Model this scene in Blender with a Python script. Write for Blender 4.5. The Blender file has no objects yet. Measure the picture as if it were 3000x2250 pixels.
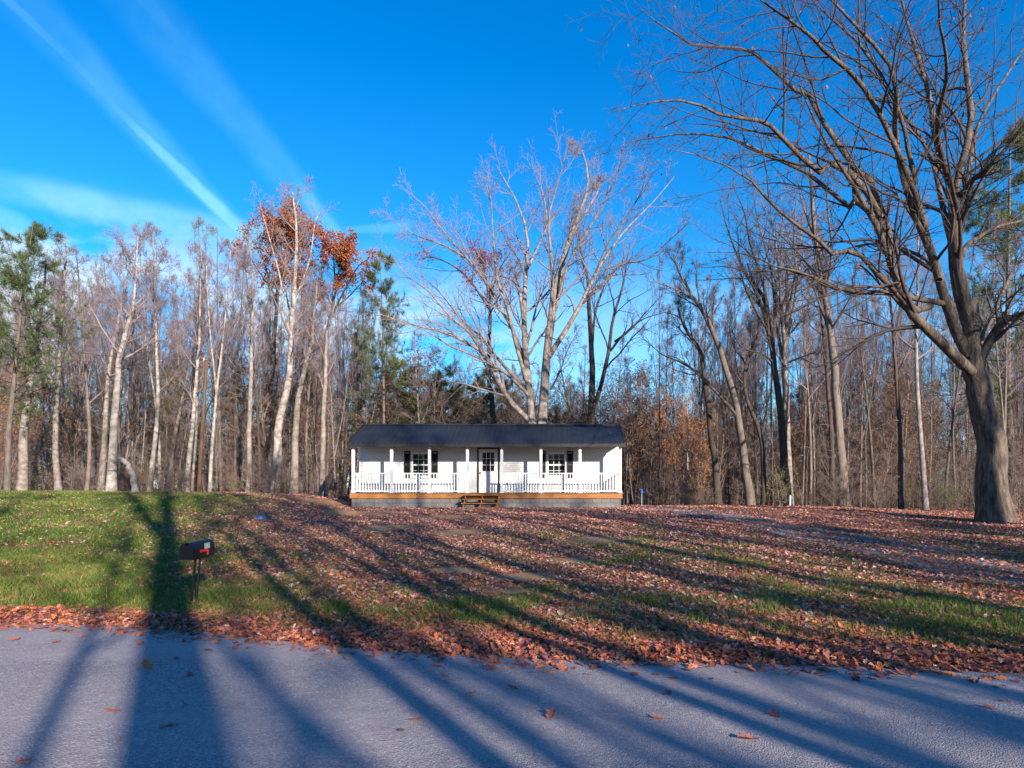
import bpy, math, random
import numpy as np
from mathutils import Vector, Euler

# ------------------------------------------------------------------ camera, sky, sun, exposure
scene = bpy.context.scene
COL = scene.collection
F, VX, HY, CAMZ = 1885.0, 1630.0, 1425.0, 1.75        # focal length, vanishing point and eye height of the photograph (px of 3000x2250)
cam_d = bpy.data.cameras.new('camera')
cam = bpy.data.objects.new('camera', cam_d); COL.objects.link(cam)
cam.location = (0, 0, CAMZ); cam.rotation_euler = (math.pi / 2, 0, 0)
cam_d.sensor_width = 36; cam_d.lens = 36 * F / 3000
cam_d.shift_x = -(VX - 1500) / 3000; cam_d.shift_y = (HY - 1125) / 3000
cam_d.clip_end = 2000; cam_d.clip_start = 0.1
scene.camera = cam

SUN_EL = math.radians(18.2); SUN_AZ = math.radians(148.4)   # azimuth from +Y towards +X
SUN = Vector((math.sin(SUN_AZ) * math.cos(SUN_EL), math.cos(SUN_AZ) * math.cos(SUN_EL), math.sin(SUN_EL)))
sd = bpy.data.lights.new('sun', 'SUN'); sd.energy = 5.0; sd.angle = math.radians(0.5); sd.color = (1.0, 0.87, 0.73)
so = bpy.data.objects.new('sun', sd); COL.objects.link(so)
so.rotation_euler = (-SUN).to_track_quat('-Z', 'Y').to_euler(); so.location = SUN * 60

vs = scene.view_settings
vs.view_transform = 'Standard'; vs.look = 'None'; vs.gamma = 1.0; vs.use_curve_mapping = False; vs.exposure = 1.32

def pdir(x, y):
    v = np.array([(x - VX) / F, 1.0, (HY - y) / F]); return v / np.linalg.norm(v)

world = bpy.data.worlds.new('World'); scene.world = world; world.use_nodes = True
nt = world.node_tree; nt.nodes.clear()
def N(tree, t, **kw):
    n = tree.nodes.new(t)
    for k, v in kw.items(): setattr(n, k, v)
    return n
def setin(n, **kw):
    for k, v in kw.items(): n.inputs[k].default_value = v
def math_(tree, op, a, b=None, clamp=False):
    n = N(tree, 'ShaderNodeMath', operation=op); n.use_clamp = clamp
    for i, v in enumerate((a, b)):
        if v is None: continue
        if isinstance(v, (int, float)): n.inputs[i].default_value = v
        else: tree.links.new(v, n.inputs[i])
    return n.outputs[0]
def mapr(tree, v, a, b, c=0.0, d=1.0, kind='SMOOTHSTEP'):
    n = N(tree, 'ShaderNodeMapRange', interpolation_type=kind)
    tree.links.new(v, n.inputs[0])
    for i, q in zip((1, 2, 3, 4), (a, b, c, d)): n.inputs[i].default_value = q
    return n.outputs[0]
def mixc(tree, f, a, b, mode='MIX'):
    n = N(tree, 'ShaderNodeMix', data_type='RGBA', blend_type=mode)
    for s, v in ((0, f), (6, a), (7, b)):
        if isinstance(v, (int, float)): n.inputs[s].default_value = v
        elif isinstance(v, tuple): n.inputs[s].default_value = v if len(v) == 4 else (*v, 1)
        else: tree.links.new(v, n.inputs[s])
    return n.outputs[2]

sky = N(nt, 'ShaderNodeTexSky', sky_type='NISHITA', sun_disc=False, sun_elevation=SUN_EL, sun_rotation=SUN_AZ,
        altitude=400, air_density=1.0, dust_density=0.25, ozone_density=2.2)
tc = N(nt, 'ShaderNodeTexCoord'); DIR = tc.outputs['Generated']
sepd = N(nt, 'ShaderNodeSeparateXYZ'); nt.links.new(DIR, sepd.inputs[0]); EL = sepd.outputs[2]
tint = mixc(nt, 1.0, sky.outputs[0], mixc(nt, mapr(nt, EL, 0.0, 0.14), (0.85, 1.02, 1.35), mixc(nt, mapr(nt, EL, 0.04, 0.55, 0, 1, 'LINEAR'), (0.26, 1.08, 1.42), (0.0, 0.84, 1.55))), 'MULTIPLY')
def dot(v):
    n = N(nt, 'ShaderNodeVectorMath', operation='DOT_PRODUCT'); nt.links.new(DIR, n.inputs[0]); n.inputs[1].default_value = tuple(v); return n.outputs['Value']
nz = N(nt, 'ShaderNodeTexNoise'); setin(nz, Scale=9.0, Detail=6.0, Roughness=0.6); nt.links.new(DIR, nz.inputs['Vector'])
nz2 = N(nt, 'ShaderNodeTexNoise'); setin(nz2, Scale=26.0, Detail=5.0, Roughness=0.6); nt.links.new(DIR, nz2.inputs['Vector'])
wob = math_(nt, 'MULTIPLY', math_(nt, 'SUBTRACT', nz.outputs['Fac'], 0.5), 0.018)
trails = None
def contrail(p, q, w_p, w_q, strength, soft_far=0.25):
    """a vapour trail along the great circle through two sky directions; widths at p and q"""
    global trails
    a, b = pdir(*p), pdir(*q)
    n = np.cross(a, b); n /= np.linalg.norm(n)
    d = math_(nt, 'ABSOLUTE', math_(nt, 'ADD', dot(n), wob))
    e = b - a * (a @ b); e /= np.linalg.norm(e)
    ang = math.acos(float(a @ b))
    t = math_(nt, 'DIVIDE', N_at(a, e), ang)
    w = mapr(nt, t, 0, 1, w_p, w_q, 'LINEAR')
    g = math_(nt, 'SUBTRACT', 1.0, math_(nt, 'DIVIDE', d, w), clamp=True)
    g = mapr(nt, g, 0, .75, 0, 1)
    m = math_(nt, 'MULTIPLY', mapr(nt, t, -0.25, 0.45, 0.25, 1.0), mapr(nt, t, 1.0, 1.0 + soft_far, 1.0, 0.0))
    g = math_(nt, 'MULTIPLY', math_(nt, 'MULTIPLY', g, m), mapr(nt, nz2.outputs['Fac'], 0.25, 0.65, 0.55, 1.0))
    g = math_(nt, 'MULTIPLY', g, strength)
    trails = g if trails is None else math_(nt, 'MAXIMUM', trails, g)
def N_at(a, e):
    n = N(nt, 'ShaderNodeMath', operation='ARCTAN2'); nt.links.new(dot(e), n.inputs[0]); nt.links.new(dot(a), n.inputs[1]); return n.outputs[0]
contrail((120, 60), (725, 690), 0.032, 0.015, 0.24)
contrail((400, 370), (725, 690), 0.008, 0.0155, 0.95)
contrail((-60, 535), (725, 690), 0.026, 0.026, 0.66)
contrail((400, 0), (1010, 720), 0.040, 0.022, 0.16)
contrail((870, 545), (1020, 730), 0.016, 0.016, 0.50)
contrail((-150, 560), (170, 730), 0.022, 0.016, 0.55)
contrail((1000, 672), (1180, 664), 0.006, 0.012, 0.35)
clp = N(nt, 'ShaderNodeMapping'); setin(clp, Scale=(1.0, 1.0, 2.2)); nt.links.new(DIR, clp.inputs[0])
cln = N(nt, 'ShaderNodeTexNoise'); setin(cln, Scale=4.2, Detail=7.0, Roughness=0.58, Distortion=0.3); nt.links.new(clp.outputs[0], cln.inputs['Vector'])
cl = mapr(nt, cln.outputs['Fac'], 0.39, 0.53)
cl = math_(nt, 'MULTIPLY', cl, math_(nt, 'MULTIPLY', mapr(nt, EL, 0.0, 0.10), mapr(nt, EL, 0.22, 0.37, 1.0, 0.0)))
cl = math_(nt, 'MULTIPLY', cl, mapr(nt, dot((0.55, 0.8, 0)), 0.3, 0.95, 1.0, 0.25))
fin = mixc(nt, cl, mixc(nt, trails, tint, (1.7, 4.8, 5.9)), (4.6, 6.0, 7.0))
bg = N(nt, 'ShaderNodeBackground'); bg.inputs[1].default_value = 0.072
nt.links.new(fin, bg.inputs[0]); wo = N(nt, 'ShaderNodeOutputWorld'); nt.links.new(bg.outputs[0], wo.inputs[0])

# ------------------------------------------------------------------ helpers
rng = np.random.default_rng(11)
random.seed(5)
def sstep(a, b, x):
    t = np.clip((np.asarray(x, float) - a) / (b - a), 0, 1); return t * t * (3 - 2 * t)
AX = np.array([-90, -30, -20, -14, -11.5, -9.3, 3, 8, 18, 90.0]); AZ = np.array([1.5, 1.5, 1.47, 1.36, 1.12, .80, .80, .80, .62, .55])
def terrain(x, y):
    x = np.asarray(x, float); y = np.asarray(y, float)
    a = (np.interp(x - 1.2, AX, AZ) + np.interp(x, AX, AZ) * 2 + np.interp(x + 1.2, AX, AZ)) / 4
    z = a * sstep(6.0, 27.5, y)
    z = z - 0.03 * np.clip(y - 31, 0, 30) * sstep(0, 4, x) - 0.012 * np.clip(y - 32, 0, 30) * (1 - sstep(0, 4, x))
    n = np.sin(x * .9 + y * .5) * np.sin(y * .8 - x * .3) * .035 + np.sin(x * 2.3 + y * 1.1) * np.sin(y * 2.0 - x * .7 + 1) * .022 + np.sin(x * .31 + 1.3) * np.sin(y * .37) * .04
    pad = sstep(-11, -9.5, x) * (1 - sstep(3.2, 5, x)) * sstep(26, 28, y) * (1 - sstep(34, 36, y))
    z = z + n * sstep(8, 12, y) * (1 - pad)
    far = -sstep(-1, -5, y) * 0 + 0.25 * sstep(1.5, 6, -y)     # the verge on the near side of the road
    return z + far
def g3(x, y): return (x, y, float(terrain(x, y)))
def pground(px, py):
    """where the line of sight through a pixel meets the terrain"""
    Y = 3.0
    while Y < 120:
        X = (px - VX) / F * Y; Z = CAMZ + (HY - py) / F * Y
        if Z <= float(terrain(X, Y)): break
        Y += 0.03
    return X, Y
def p3(px, py, Y): return np.array([(px - VX) / F * Y, Y, CAMZ + (HY - py) / F * Y])

def tag(o, label=None, cat=None, group=None, kind=None):
    if label: o['label'] = label
    if cat: o['category'] = cat
    if group: o['group'] = group
    if kind: o['kind'] = kind
    return o
def empty(name, loc, label=None, cat=None, group=None):
    o = bpy.data.objects.new(name, None); COL.objects.link(o); o.location = loc; o.empty_display_size = .3
    return tag(o, label, cat, group)
def link(name, me, parent=None, loc=None, rot=None):
    o = bpy.data.objects.new(name, me); COL.objects.link(o)
    if parent is not None: o.parent = parent
    if loc is not None: o.location = loc
    if rot is not None: o.rotation_euler = rot
    return o
def np_mesh(name, verts, quads=None, tris=None, mat=None, smooth=True, attr=None):
    """fast mesh from arrays; attr = {name: per-vertex float array}"""
    me = bpy.data.meshes.new(name)
    verts = np.ascontiguousarray(verts, dtype=np.float32)
    me.vertices.add(len(verts)); me.vertices.foreach_set('co', verts.ravel())
    idx, starts, at = [], [], 0
    for arr, k in ((quads, 4), (tris, 3)):
        if arr is None or len(arr) == 0: continue
        arr = np.asarray(arr, dtype=np.int32)
        idx.append(arr.ravel()); starts.append(at + np.arange(len(arr), dtype=np.int32) * k); at += arr.size
    idx = np.concatenate(idx); starts = np.concatenate(starts)
    me.loops.add(len(idx)); me.loops.foreach_set('vertex_index', idx)
    me.polygons.add(len(starts)); me.polygons.foreach_set('loop_start', starts)
    me.polygons.foreach_set('use_smooth', np.full(len(starts), smooth, dtype=bool))
    for k, v in (attr or {}).items():
        a = me.attributes.new(k, 'FLOAT', 'POINT'); a.data.foreach_set('value', np.ascontiguousarray(v, dtype=np.float32))
    me.update(calc_edges=True)
    if mat: me.materials.append(mat)
    return me
class MB:
    """collects simple solids; build() links them as one mesh object"""
    def __init__(s, o=(0, 0, 0)): s.v = []; s.f = []; s.o = np.array(o, float)
    def pts(s, vs, fs):
        b = len(s.v); s.v += [tuple(np.array(p, float) - s.o) for p in vs]; s.f += [tuple(i + b for i in f) for f in fs]; return s
    def box(s, a, b):
        (x0, y0, z0), (x1, y1, z1) = a, b
        return s.pts([(x0, y0, z0), (x1, y0, z0), (x1, y1, z0), (x0, y1, z0), (x0, y0, z1), (x1, y0, z1), (x1, y1, z1), (x0, y1, z1)],
                     [(0, 3, 2, 1), (4, 5, 6, 7), (0, 1, 5, 4), (1, 2, 6, 5), (2, 3, 7, 6), (3, 0, 4, 7)])
    def prism(s, prof, x0, x1):
        """profile of (y, z) points swept along x"""
        n = len(prof)
        vs = [(x0, y, z) for y, z in prof] + [(x1, y, z) for y, z in prof]
        fs = [(i, (i + 1) % n, n + (i + 1) % n, n + i) for i in range(n)] + [tuple(range(n))[::-1], tuple(range(n, 2 * n))]
        return s.pts(vs, fs)
    def cyl(s, p, q, r, r2=None, n=10):
        p, q = Vector(p), Vector(q); d = (q - p).normalized(); u = d.orthogonal().normalized(); w = d.cross(u); r2 = r if r2 is None else r2
        vs = [p + (u * math.cos(a) + w * math.sin(a)) * r for a in np.linspace(0, 2 * math.pi, n, endpoint=False)]
        vs += [q + (u * math.cos(a) + w * math.sin(a)) * r2 for a in np.linspace(0, 2 * math.pi, n, endpoint=False)]
        return s.pts(vs, [(i, (i + 1) % n, n + (i + 1) % n, n + i) for i in range(n)] + [tuple(range(n))[::-1], tuple(range(n, 2 * n))])
    def mesh(s, name, mat, bevel=0, smooth=False):
        me = bpy.data.meshes.new(name); me.from_pydata(s.v, [], s.f); me.update()
        if bevel:
            import bmesh
            bm = bmesh.new(); bm.from_mesh(me)
            bmesh.ops.bevel(bm, geom=bm.edges[:], offset=bevel, segments=1, affect='EDGES'); bm.to_mesh(me); bm.free()
        if smooth: me.shade_smooth()
        me.materials.append(mat); return me
    def build(s, name, mat, parent=None, bevel=0, smooth=False): return link(name, s.mesh(name, mat, bevel, smooth), parent)

# ------------------------------------------------------------------ materials
def material(name, col, rough=0.8, var=0.0, scale=4.0, col2=None, bump=0.0, bscale=30.0, metal=0.0, spec=0.3, stretch=None, rand=0.0, bdist=.025):
    """principled material: two noise-mixed colours, relief, per-object brightness"""
    m = bpy.data.materials.new(name); m.use_nodes = True; t = m.node_tree; p = t.nodes['Principled BSDF']
    setin(p, Roughness=rough, Metallic=metal); p.inputs['Specular IOR Level'].default_value = spec
    c = tuple(col)
    tcn = N(t, 'ShaderNodeTexCoord'); vec = tcn.outputs['Object']
    if stretch:
        mp = N(t, 'ShaderNodeMapping'); mp.inputs['Scale'].default_value = stretch; t.links.new(vec, mp.inputs[0]); vec = mp.outputs[0]
    n1 = N(t, 'ShaderNodeTexNoise'); setin(n1, Scale=scale, Detail=6.0, Roughness=0.6); t.links.new(vec, n1.inputs['Vector'])
    if col2 is None: col2 = tuple(x * (1 - var) for x in c)
    out = mixc(t, mapr(t, n1.outputs['Fac'], 0.3, 0.7), c, tuple(col2))
    if rand:
        oi = N(t, 'ShaderNodeObjectInfo')
        k = mapr(t, oi.outputs['Random'], 0, 1, 1 - rand, 1 + rand, 'LINEAR')
        cb = N(t, 'ShaderNodeCombineXYZ')
        for i in range(3): t.links.new(k, cb.inputs[i])
        out = mixc(t, 1.0, out, cb.outputs[0], 'MULTIPLY')
    t.links.new(out, p.inputs['Base Color'])
    if bump:
        n2 = N(t, 'ShaderNodeTexNoise'); setin(n2, Scale=bscale, Detail=4.0); t.links.new(vec, n2.inputs['Vector'])
        b = N(t, 'ShaderNodeBump'); setin(b, Strength=bump, Distance=bdist); t.links.new(n2.outputs['Fac'], b.inputs['Height']); t.links.new(b.outputs[0], p.inputs['Normal'])
    return m
def ramp_material(name, stops, rough=0.7, attr='tint', trans=0.0, spec=0.25):
    """colour from a per-piece attribute, for leaves and grass"""
    m = bpy.data.materials.new(name); m.use_nodes = True; t = m.node_tree; p = t.nodes['Principled BSDF']
    setin(p, Roughness=rough); p.inputs['Specular IOR Level'].default_value = spec
    a = N(t, 'ShaderNodeAttribute', attribute_name=attr)
    r = N(t, 'ShaderNodeValToRGB'); e = r.color_ramp.elements
    while len(e) < len(stops): e.new(0.5)
    for q, (pos, c) in zip(e, stops): q.position = pos; q.color = (*c, 1)
    t.links.new(a.outputs['Fac'], r.inputs[0]); t.links.new(r.outputs[0], p.inputs['Base Color'])
    if trans:
        tr = N(t, 'ShaderNodeBsdfTranslucent'); t.links.new(r.outputs[0], tr.inputs[0])
        mx = N(t, 'ShaderNodeMixShader'); mx.inputs[0].default_value = trans
        t.links.new(p.outputs[0], mx.inputs[1]); t.links.new(tr.outputs[0], mx.inputs[2]); t.links.new(mx.outputs[0], t.nodes['Material Output'].inputs[0])
    return m
M = dict(
    siding=material('white_siding', (.57, .57, .58), .45, .05, 1.5, spec=.4),
    white=material('white_paint', (.64, .64, .64), .4, .04, 3, spec=.4),
    roof=material('charcoal_metal', (.014, .017, .024), .45, .35, .9, metal=0.0, spec=.4),
    black=material('black_paint', (.012, .012, .014), .4, .2, 5, spec=.4),
    lumber=material('treated_lumber', (.33, .135, .035), .65, scale=2.5, col2=(.22, .08, .02), bump=.25, bscale=18, stretch=(1, 8, 8), rand=.15),
    deck=material('deck_lumber', (.22, .12, .06), .7, .3, 3, bump=.2, stretch=(8, 1, 8), rand=.15),
    block=material('concrete_block', (.145, .14, .14), .9, .3, 2.2, bump=.5, bscale=60, rand=.12),
    mortar=material('mortar', (.105, .10, .10), .95, .2, 5, bump=.4, bscale=50),
    dark=material('dark_interior', (.012, .011, .010), .9, .3, 2),
    bark_pale=material('pale_bark', (.26, .222, .20), .85, scale=3.0, col2=(.105, .088, .08), bump=.6, bscale=14, stretch=(1.6, 1.6, 1.3), rand=.12),
    bark_white=material('white_bark', (.36, .318, .288), .8, scale=2.4, col2=(.13, .11, .098), bump=.6, bscale=12, stretch=(1.6, 1.6, 1.6), rand=.08),
    bark_tan=material('tan_bark', (.20, .165, .14), .85, scale=3.0, col2=(.105, .085, .072), bump=.7, bscale=14, stretch=(1.8, 1.8, .9)),
    bark_grey=material('grey_bark', (.155, .127, .112), .9, scale=4, col2=(.085, .068, .058), bump=.7, bscale=22, stretch=(2, 2, .5), rand=.25),
    bark_dark=material('dark_bark', (.075, .058, .050), .92, scale=4, col2=(.038, .030, .026), bump=.8, bscale=20, stretch=(2.4, 2.4, .5), rand=.2),
    bark_oak=material('oak_bark', (.150, .116, .094), .92, scale=3.4, col2=(.036, .027, .022), bump=1.0, bscale=16, stretch=(2.4, 2.4, .6), bdist=.05),
    twig_pale=material('pale_twig', (.225, .18, .19), .8, .25, 2),
    twig=material('brown_twig', (.20, .155, .165), .85, .3, 1.5, rand=.2),
    twig_dark=material('dark_twig', (.085, .064, .060), .85, .3, 1.5, rand=.2),
    brush=material('brush_twig', (.205, .150, .135), .9, .35, 1.0, rand=.25),
    pole=material('weathered_pole', (.135, .075, .042), .9, scale=3, col2=(.08, .044, .025), bump=.4, stretch=(6, 6, .6)),
    red=material('red_plastic', (.62, .03, .03), .35, .1, 8, spec=.5),
    blue=material('blue_enamel', (.02, .10, .42), .4, .15, 8, spec=.5),
    steel=material('galvanised_pipe', (.42, .46, .52), .4, .2, 8, metal=.6),
    postwhite=material('weathered_white_post', (.40, .44, .43), .6, .25, 9),
    cable=material('black_cable', (.02, .018, .017), .6, .1, 5),
)
def glass_mat():
    m = bpy.data.materials.new('window_glass'); m.use_nodes = True; p = m.node_tree.nodes['Principled BSDF']
    p.inputs['Base Color'].default_value = (.010, .011, .013, 1); setin(p, Roughness=.03); p.inputs['Specular IOR Level'].default_value = .45
    return m
M['glass'] = glass_mat()
M['leaf'] = ramp_material('fallen_leaf', [(0, (.12, .04, .05)), (.2, (.23, .075, .065)), (.42, (.35, .12, .075)), (.58, (.46, .15, .05)), (.68, (.38, .19, .16)), (.86, (.52, .32, .27)), (1, (.62, .43, .38))], .6, trans=.12)
M['grass'] = ramp_material('grass_blade', [(0, (.036, .072, .014)), (.5, (.085, .138, .022)), (.85, (.165, .20, .042)), (1, (.32, .28, .09))], .6, trans=.25)
M['russet'] = ramp_material('russet_leaf', [(0, (.14, .04, .022)), (.5, (.31, .088, .033)), (1, (.44, .16, .055))], .6, trans=.3)
M['crimson'] = ramp_material('crimson_leaf', [(0, (.20, .03, .03)), (.6, (.38, .06, .06)), (1, (.45, .14, .08))], .6, trans=.3)
M['beech'] = ramp_material('beech_leaf', [(0, (.22, .10, .05)), (.5, (.36, .17, .07)), (1, (.52, .24, .07))], .6, trans=.3)
M['orange'] = ramp_material('orange_leaf', [(0, (.45, .13, .03)), (.6, (.62, .22, .05)), (1, (.66, .33, .10))], .6, trans=.3)
M['drybrown'] = ramp_material('dry_leaf', [(0, (.10, .055, .035)), (1, (.26, .14, .08))], .7, trans=.2)
M['needle'] = ramp_material('pine_needle', [(0, (.030, .055, .022)), (.6, (.062, .095, .03)), (1, (.13, .14, .05))], .6, trans=.1)
M['olive'] = ramp_material('evergreen_leaf', [(0, (.05, .06, .022)), (.6, (.12, .125, .04)), (1, (.20, .18, .07))], .6, trans=.15)
M['green'] = ramp_material('green_leaf', [(0, (.06, .11, .02)), (1, (.20, .25, .05))], .6, trans=.3)

# ------------------------------------------------------------------ ground, road, driveway
ROAD_EDGE = [(-60, 17.5), (-30, 12.6), (-14, 9.3), (-7.0, 8.1), (-5.6, 7.95), (-3.65, 7.4), (-2.3, 6.92), (-.45, 6.5), (1.24, 6.34), (3.2, 6.18), (4.6, 5.9), (9, 5.2), (20, 3.2), (60, -5)]
REX = np.array([p[0] for p in ROAD_EDGE]); REY = np.array([p[1] for p in ROAD_EDGE])
def road_far(x): return np.interp(x, REX, REY)
def fbm(x, y, s=1.0, seed=0):
    r = np.random.default_rng(seed); o = 0; a = 1.0
    for k in range(5):
        for j in range(2):
            th = r.uniform(0, 2 * math.pi); ph = r.uniform(0, 6.28); f = s * 2 ** k * r.uniform(.7, 1.3)
            o = o + a * np.sin((x * math.cos(th) + y * math.sin(th)) * f + ph + 1.3 * np.sin((x * math.sin(th) - y * math.cos(th)) * f * .7 + ph * 2))
        a *= .6
    return o / 3.2
DIRT = [(*pground(*p), rx, ry) for p, rx, ry in (((1080, 1500), 1.6, 1.3), ((1130, 1545), 1.0, .8), ((1290, 1513), 1.3, .7), ((1660, 1643), .75, .5), ((1535, 1690), .6, .45), ((1750, 1580), .8, .6),
        ((1320, 1670), .7, .4), ((1360, 1558), .8, .6), ((1500, 1735), .5, .3), ((930, 1470), 1.6, 2.0))]
def weights(x, y):
    """grass and bare-dirt shares of the lawn"""
    e = y - road_far(x)
    n = fbm(x, y, .55, 3); n2 = fbm(x, y, 1.9, 8)
    left = 1 - sstep(-7.2, -2.6, x + .52 * (y - 10) + 1.2 * n)            # green lawn round the mailbox
    left = left * (1 - .45 * sstep(-.1, .7, n2))
    strip = sstep(.9, 1.5, e + .5 * n) * (1 - sstep(2.4, 3.6, e + 1.1 * n)) * (.72 - .25 * sstep(-2, 3, x)) * sstep(-.25, .35, n2 + .4 * n)
    mid = np.maximum(sstep(.1, .7, n + .55 * n2) * .55, .12) * (1 - sstep(15, 22, y))
    g = np.maximum(np.maximum(left, strip), mid) * sstep(.35, 1.1, e + .25 * n2) * (1 - .8 * sstep(30, 36, y))
    d = np.zeros_like(x)
    for dx, dy, rx, ry in DIRT: d = np.maximum(d, 1 - sstep(.6, 1.25, np.hypot((x - dx) / rx, (y - dy) / ry) + .35 * n2))
    return np.clip(g, 0, 1), d
gx = np.concatenate([np.linspace(-140, -31, 26), np.arange(-30, 26, .25), np.linspace(27, 140, 28)])
gy = np.concatenate([np.linspace(-70, -6, 24), np.arange(-5, 4, .5), np.arange(4, 38, .2), np.linspace(39, 75, 30), np.linspace(80, 400, 14)])
GX, GY = np.meshgrid(gx, gy); GZ = terrain(GX, GY)
def grid_quads(nx, ny):
    i = np.arange(nx * ny).reshape(ny, nx)
    return np.stack([i[:-1, :-1], i[:-1, 1:], i[1:, 1:], i[1:, :-1]], -1).reshape(-1, 4)
wg, wd = weights(GX, GY)
def ground_mat():
    m = bpy.data.materials.new('lawn_ground'); m.use_nodes = True; t = m.node_tree; p = t.nodes['Principled BSDF']; setin(p, Roughness=.95); p.inputs['Specular IOR Level'].default_value = .1
    g = N(t, 'ShaderNodeAttribute', attribute_name='grass').outputs['Fac']; d = N(t, 'ShaderNodeAttribute', attribute_name='dirt').outputs['Fac']
    tcn = N(t, 'ShaderNodeTexCoord')
    def noise(s, det=5):
        n = N(t, 'ShaderNodeTexNoise'); setin(n, Scale=s, Detail=float(det), Roughness=.65); t.links.new(tcn.outputs['Object'], n.inputs['Vector']); return n.outputs['Fac']
    litter = mixc(t, mapr(t, noise(11), .35, .65), (.13, .06, .052), (.27, .155, .125))
    litter = mixc(t, mapr(t, noise(34), .45, .7), litter, (.085, .04, .032))
    gr = mixc(t, mapr(t, noise(7), .3, .7), (.055, .115, .018), (.11, .17, .03))
    gr = mixc(t, mapr(t, noise(30), .5, .75), gr, (.07, .09, .03))
    dirt = mixc(t, mapr(t, noise(9), .3, .7), (.40, .24, .13), (.30, .17, .095))
    c = mixc(t, d, mixc(t, g, litter, gr), dirt)
    t.links.new(c, p.inputs['Base Color'])
    b = N(t, 'ShaderNodeBump'); setin(b, Strength=.8, Distance=.06); t.links.new(noise(16), b.inputs['Height']); t.links.new(b.outputs[0], p.inputs['Normal'])
    return m
gm = np_mesh('ground', np.stack([GX, GY, GZ], -1).reshape(-1, 3), grid_quads(len(gx), len(gy)), mat=ground_mat(), attr={'grass': wg.ravel(), 'dirt': wd.ravel()})
tag(link('ground', gm), kind='structure')

def road_mat():
    m = bpy.data.materials.new('worn_asphalt'); m.use_nodes = True; t = m.node_tree; p = t.nodes['Principled BSDF']; setin(p, Roughness=.85); p.inputs['Specular IOR Level'].default_value = .25
    tcn = N(t, 'ShaderNodeTexCoord')
    def noise(s, det=5):
        n = N(t, 'ShaderNodeTexNoise'); setin(n, Scale=s, Detail=float(det), Roughness=.6); t.links.new(tcn.outputs['Object'], n.inputs['Vector']); return n.outputs['Fac']
    vo = N(t, 'ShaderNodeTexVoronoi'); setin(vo, Scale=75.0); t.links.new(tcn.outputs['Object'], vo.inputs['Vector'])
    sp = N(t, 'ShaderNodeSeparateColor'); t.links.new(vo.outputs['Color'], sp.inputs[0])
    c = mixc(t, mapr(t, noise(.9), .3, .7), (.245, .212, .226), (.295, .262, .272))
    c = mixc(t, mapr(t, sp.outputs[0], .1, .9, 0, .75, 'LINEAR'), c, (.135, .122, .14))
    c = mixc(t, mapr(t, sp.outputs[1], .82, 1, 0, .8, 'LINEAR'), c, (.42, .41, .44))
    wv = N(t, 'ShaderNodeMapping'); wv.inputs['Rotation'].default_value = (0, 0, .16); wv.inputs['Scale'].default_value = (.05, .75, 1); t.links.new(tcn.outputs['Object'], wv.inputs[0])
    wn = N(t, 'ShaderNodeTexNoise'); setin(wn, Scale=1.6, Detail=3.0); t.links.new(wv.outputs[0], wn.inputs['Vector'])
    c = mixc(t, mapr(t, wn.outputs['Fac'], .35, .65, 0, .45), c, (.31, .28, .285))                      # polished wheel paths
    wob_ = N(t, 'ShaderNodeTexNoise'); setin(wob_, Scale=2.5, Detail=4.0); t.links.new(tcn.outputs['Object'], wob_.inputs['Vector'])
    wm_ = mixc(t, .22, tcn.outputs['Object'], wob_.outputs['Color'])
    ck = N(t, 'ShaderNodeTexVoronoi', feature='DISTANCE_TO_EDGE'); setin(ck, Scale=.62); t.links.new(wm_, ck.inputs['Vector'])
    crack = math_(t, 'MULTIPLY', mapr(t, ck.outputs['Distance'], 0, .006, 1, 0), mapr(t, noise(.45), .46, .56))
    c = mixc(t, math_(t, 'MULTIPLY', crack, .28), c, (.05, .045, .045))
    c = mixc(t, mapr(t, noise(1.7, 3), .62, .75, 0, .35), c, (.16, .145, .155))
    t.links.new(c, p.inputs['Base Color'])
    b = N(t, 'ShaderNodeBump'); setin(b, Strength=.9, Distance=.006); t.links.new(vo.outputs['Distance'], b.inputs['Height'])
    b2 = N(t, 'ShaderNodeBump'); setin(b2, Strength=.4, Distance=.03); t.links.new(noise(7), b2.inputs['Height']); t.links.new(b.outputs[0], b2.inputs['Normal']); t.links.new(b2.outputs[0], p.inputs['Normal'])
    return m
rx = np.concatenate([np.linspace(-60, -13, 30), np.arange(-12, 10, .1), np.linspace(10.5, 60, 40)])
edge = road_far(rx) + .07 * fbm(rx, rx * 0, 2.3, 5)
near = edge - 8.2 + .05 * fbm(rx, rx * 0 + 9, 2.0, 6)
tt = np.linspace(0, 1, 14)
RY = near[None] * (1 - tt[:, None]) + edge[None] * tt[:, None]; RX = np.broadcast_to(rx, RY.shape)
RZ = np.maximum(terrain(RX, RY) * 0, terrain(RX, RY)) + .012 + .03 * (1 - (2 * tt[:, None] - 1) ** 2)
tag(link('road', np_mesh('road', np.stack([RX, RY, RZ], -1).reshape(-1, 3), grid_quads(len(rx), len(tt)), mat=road_mat())), kind='structure')
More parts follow.
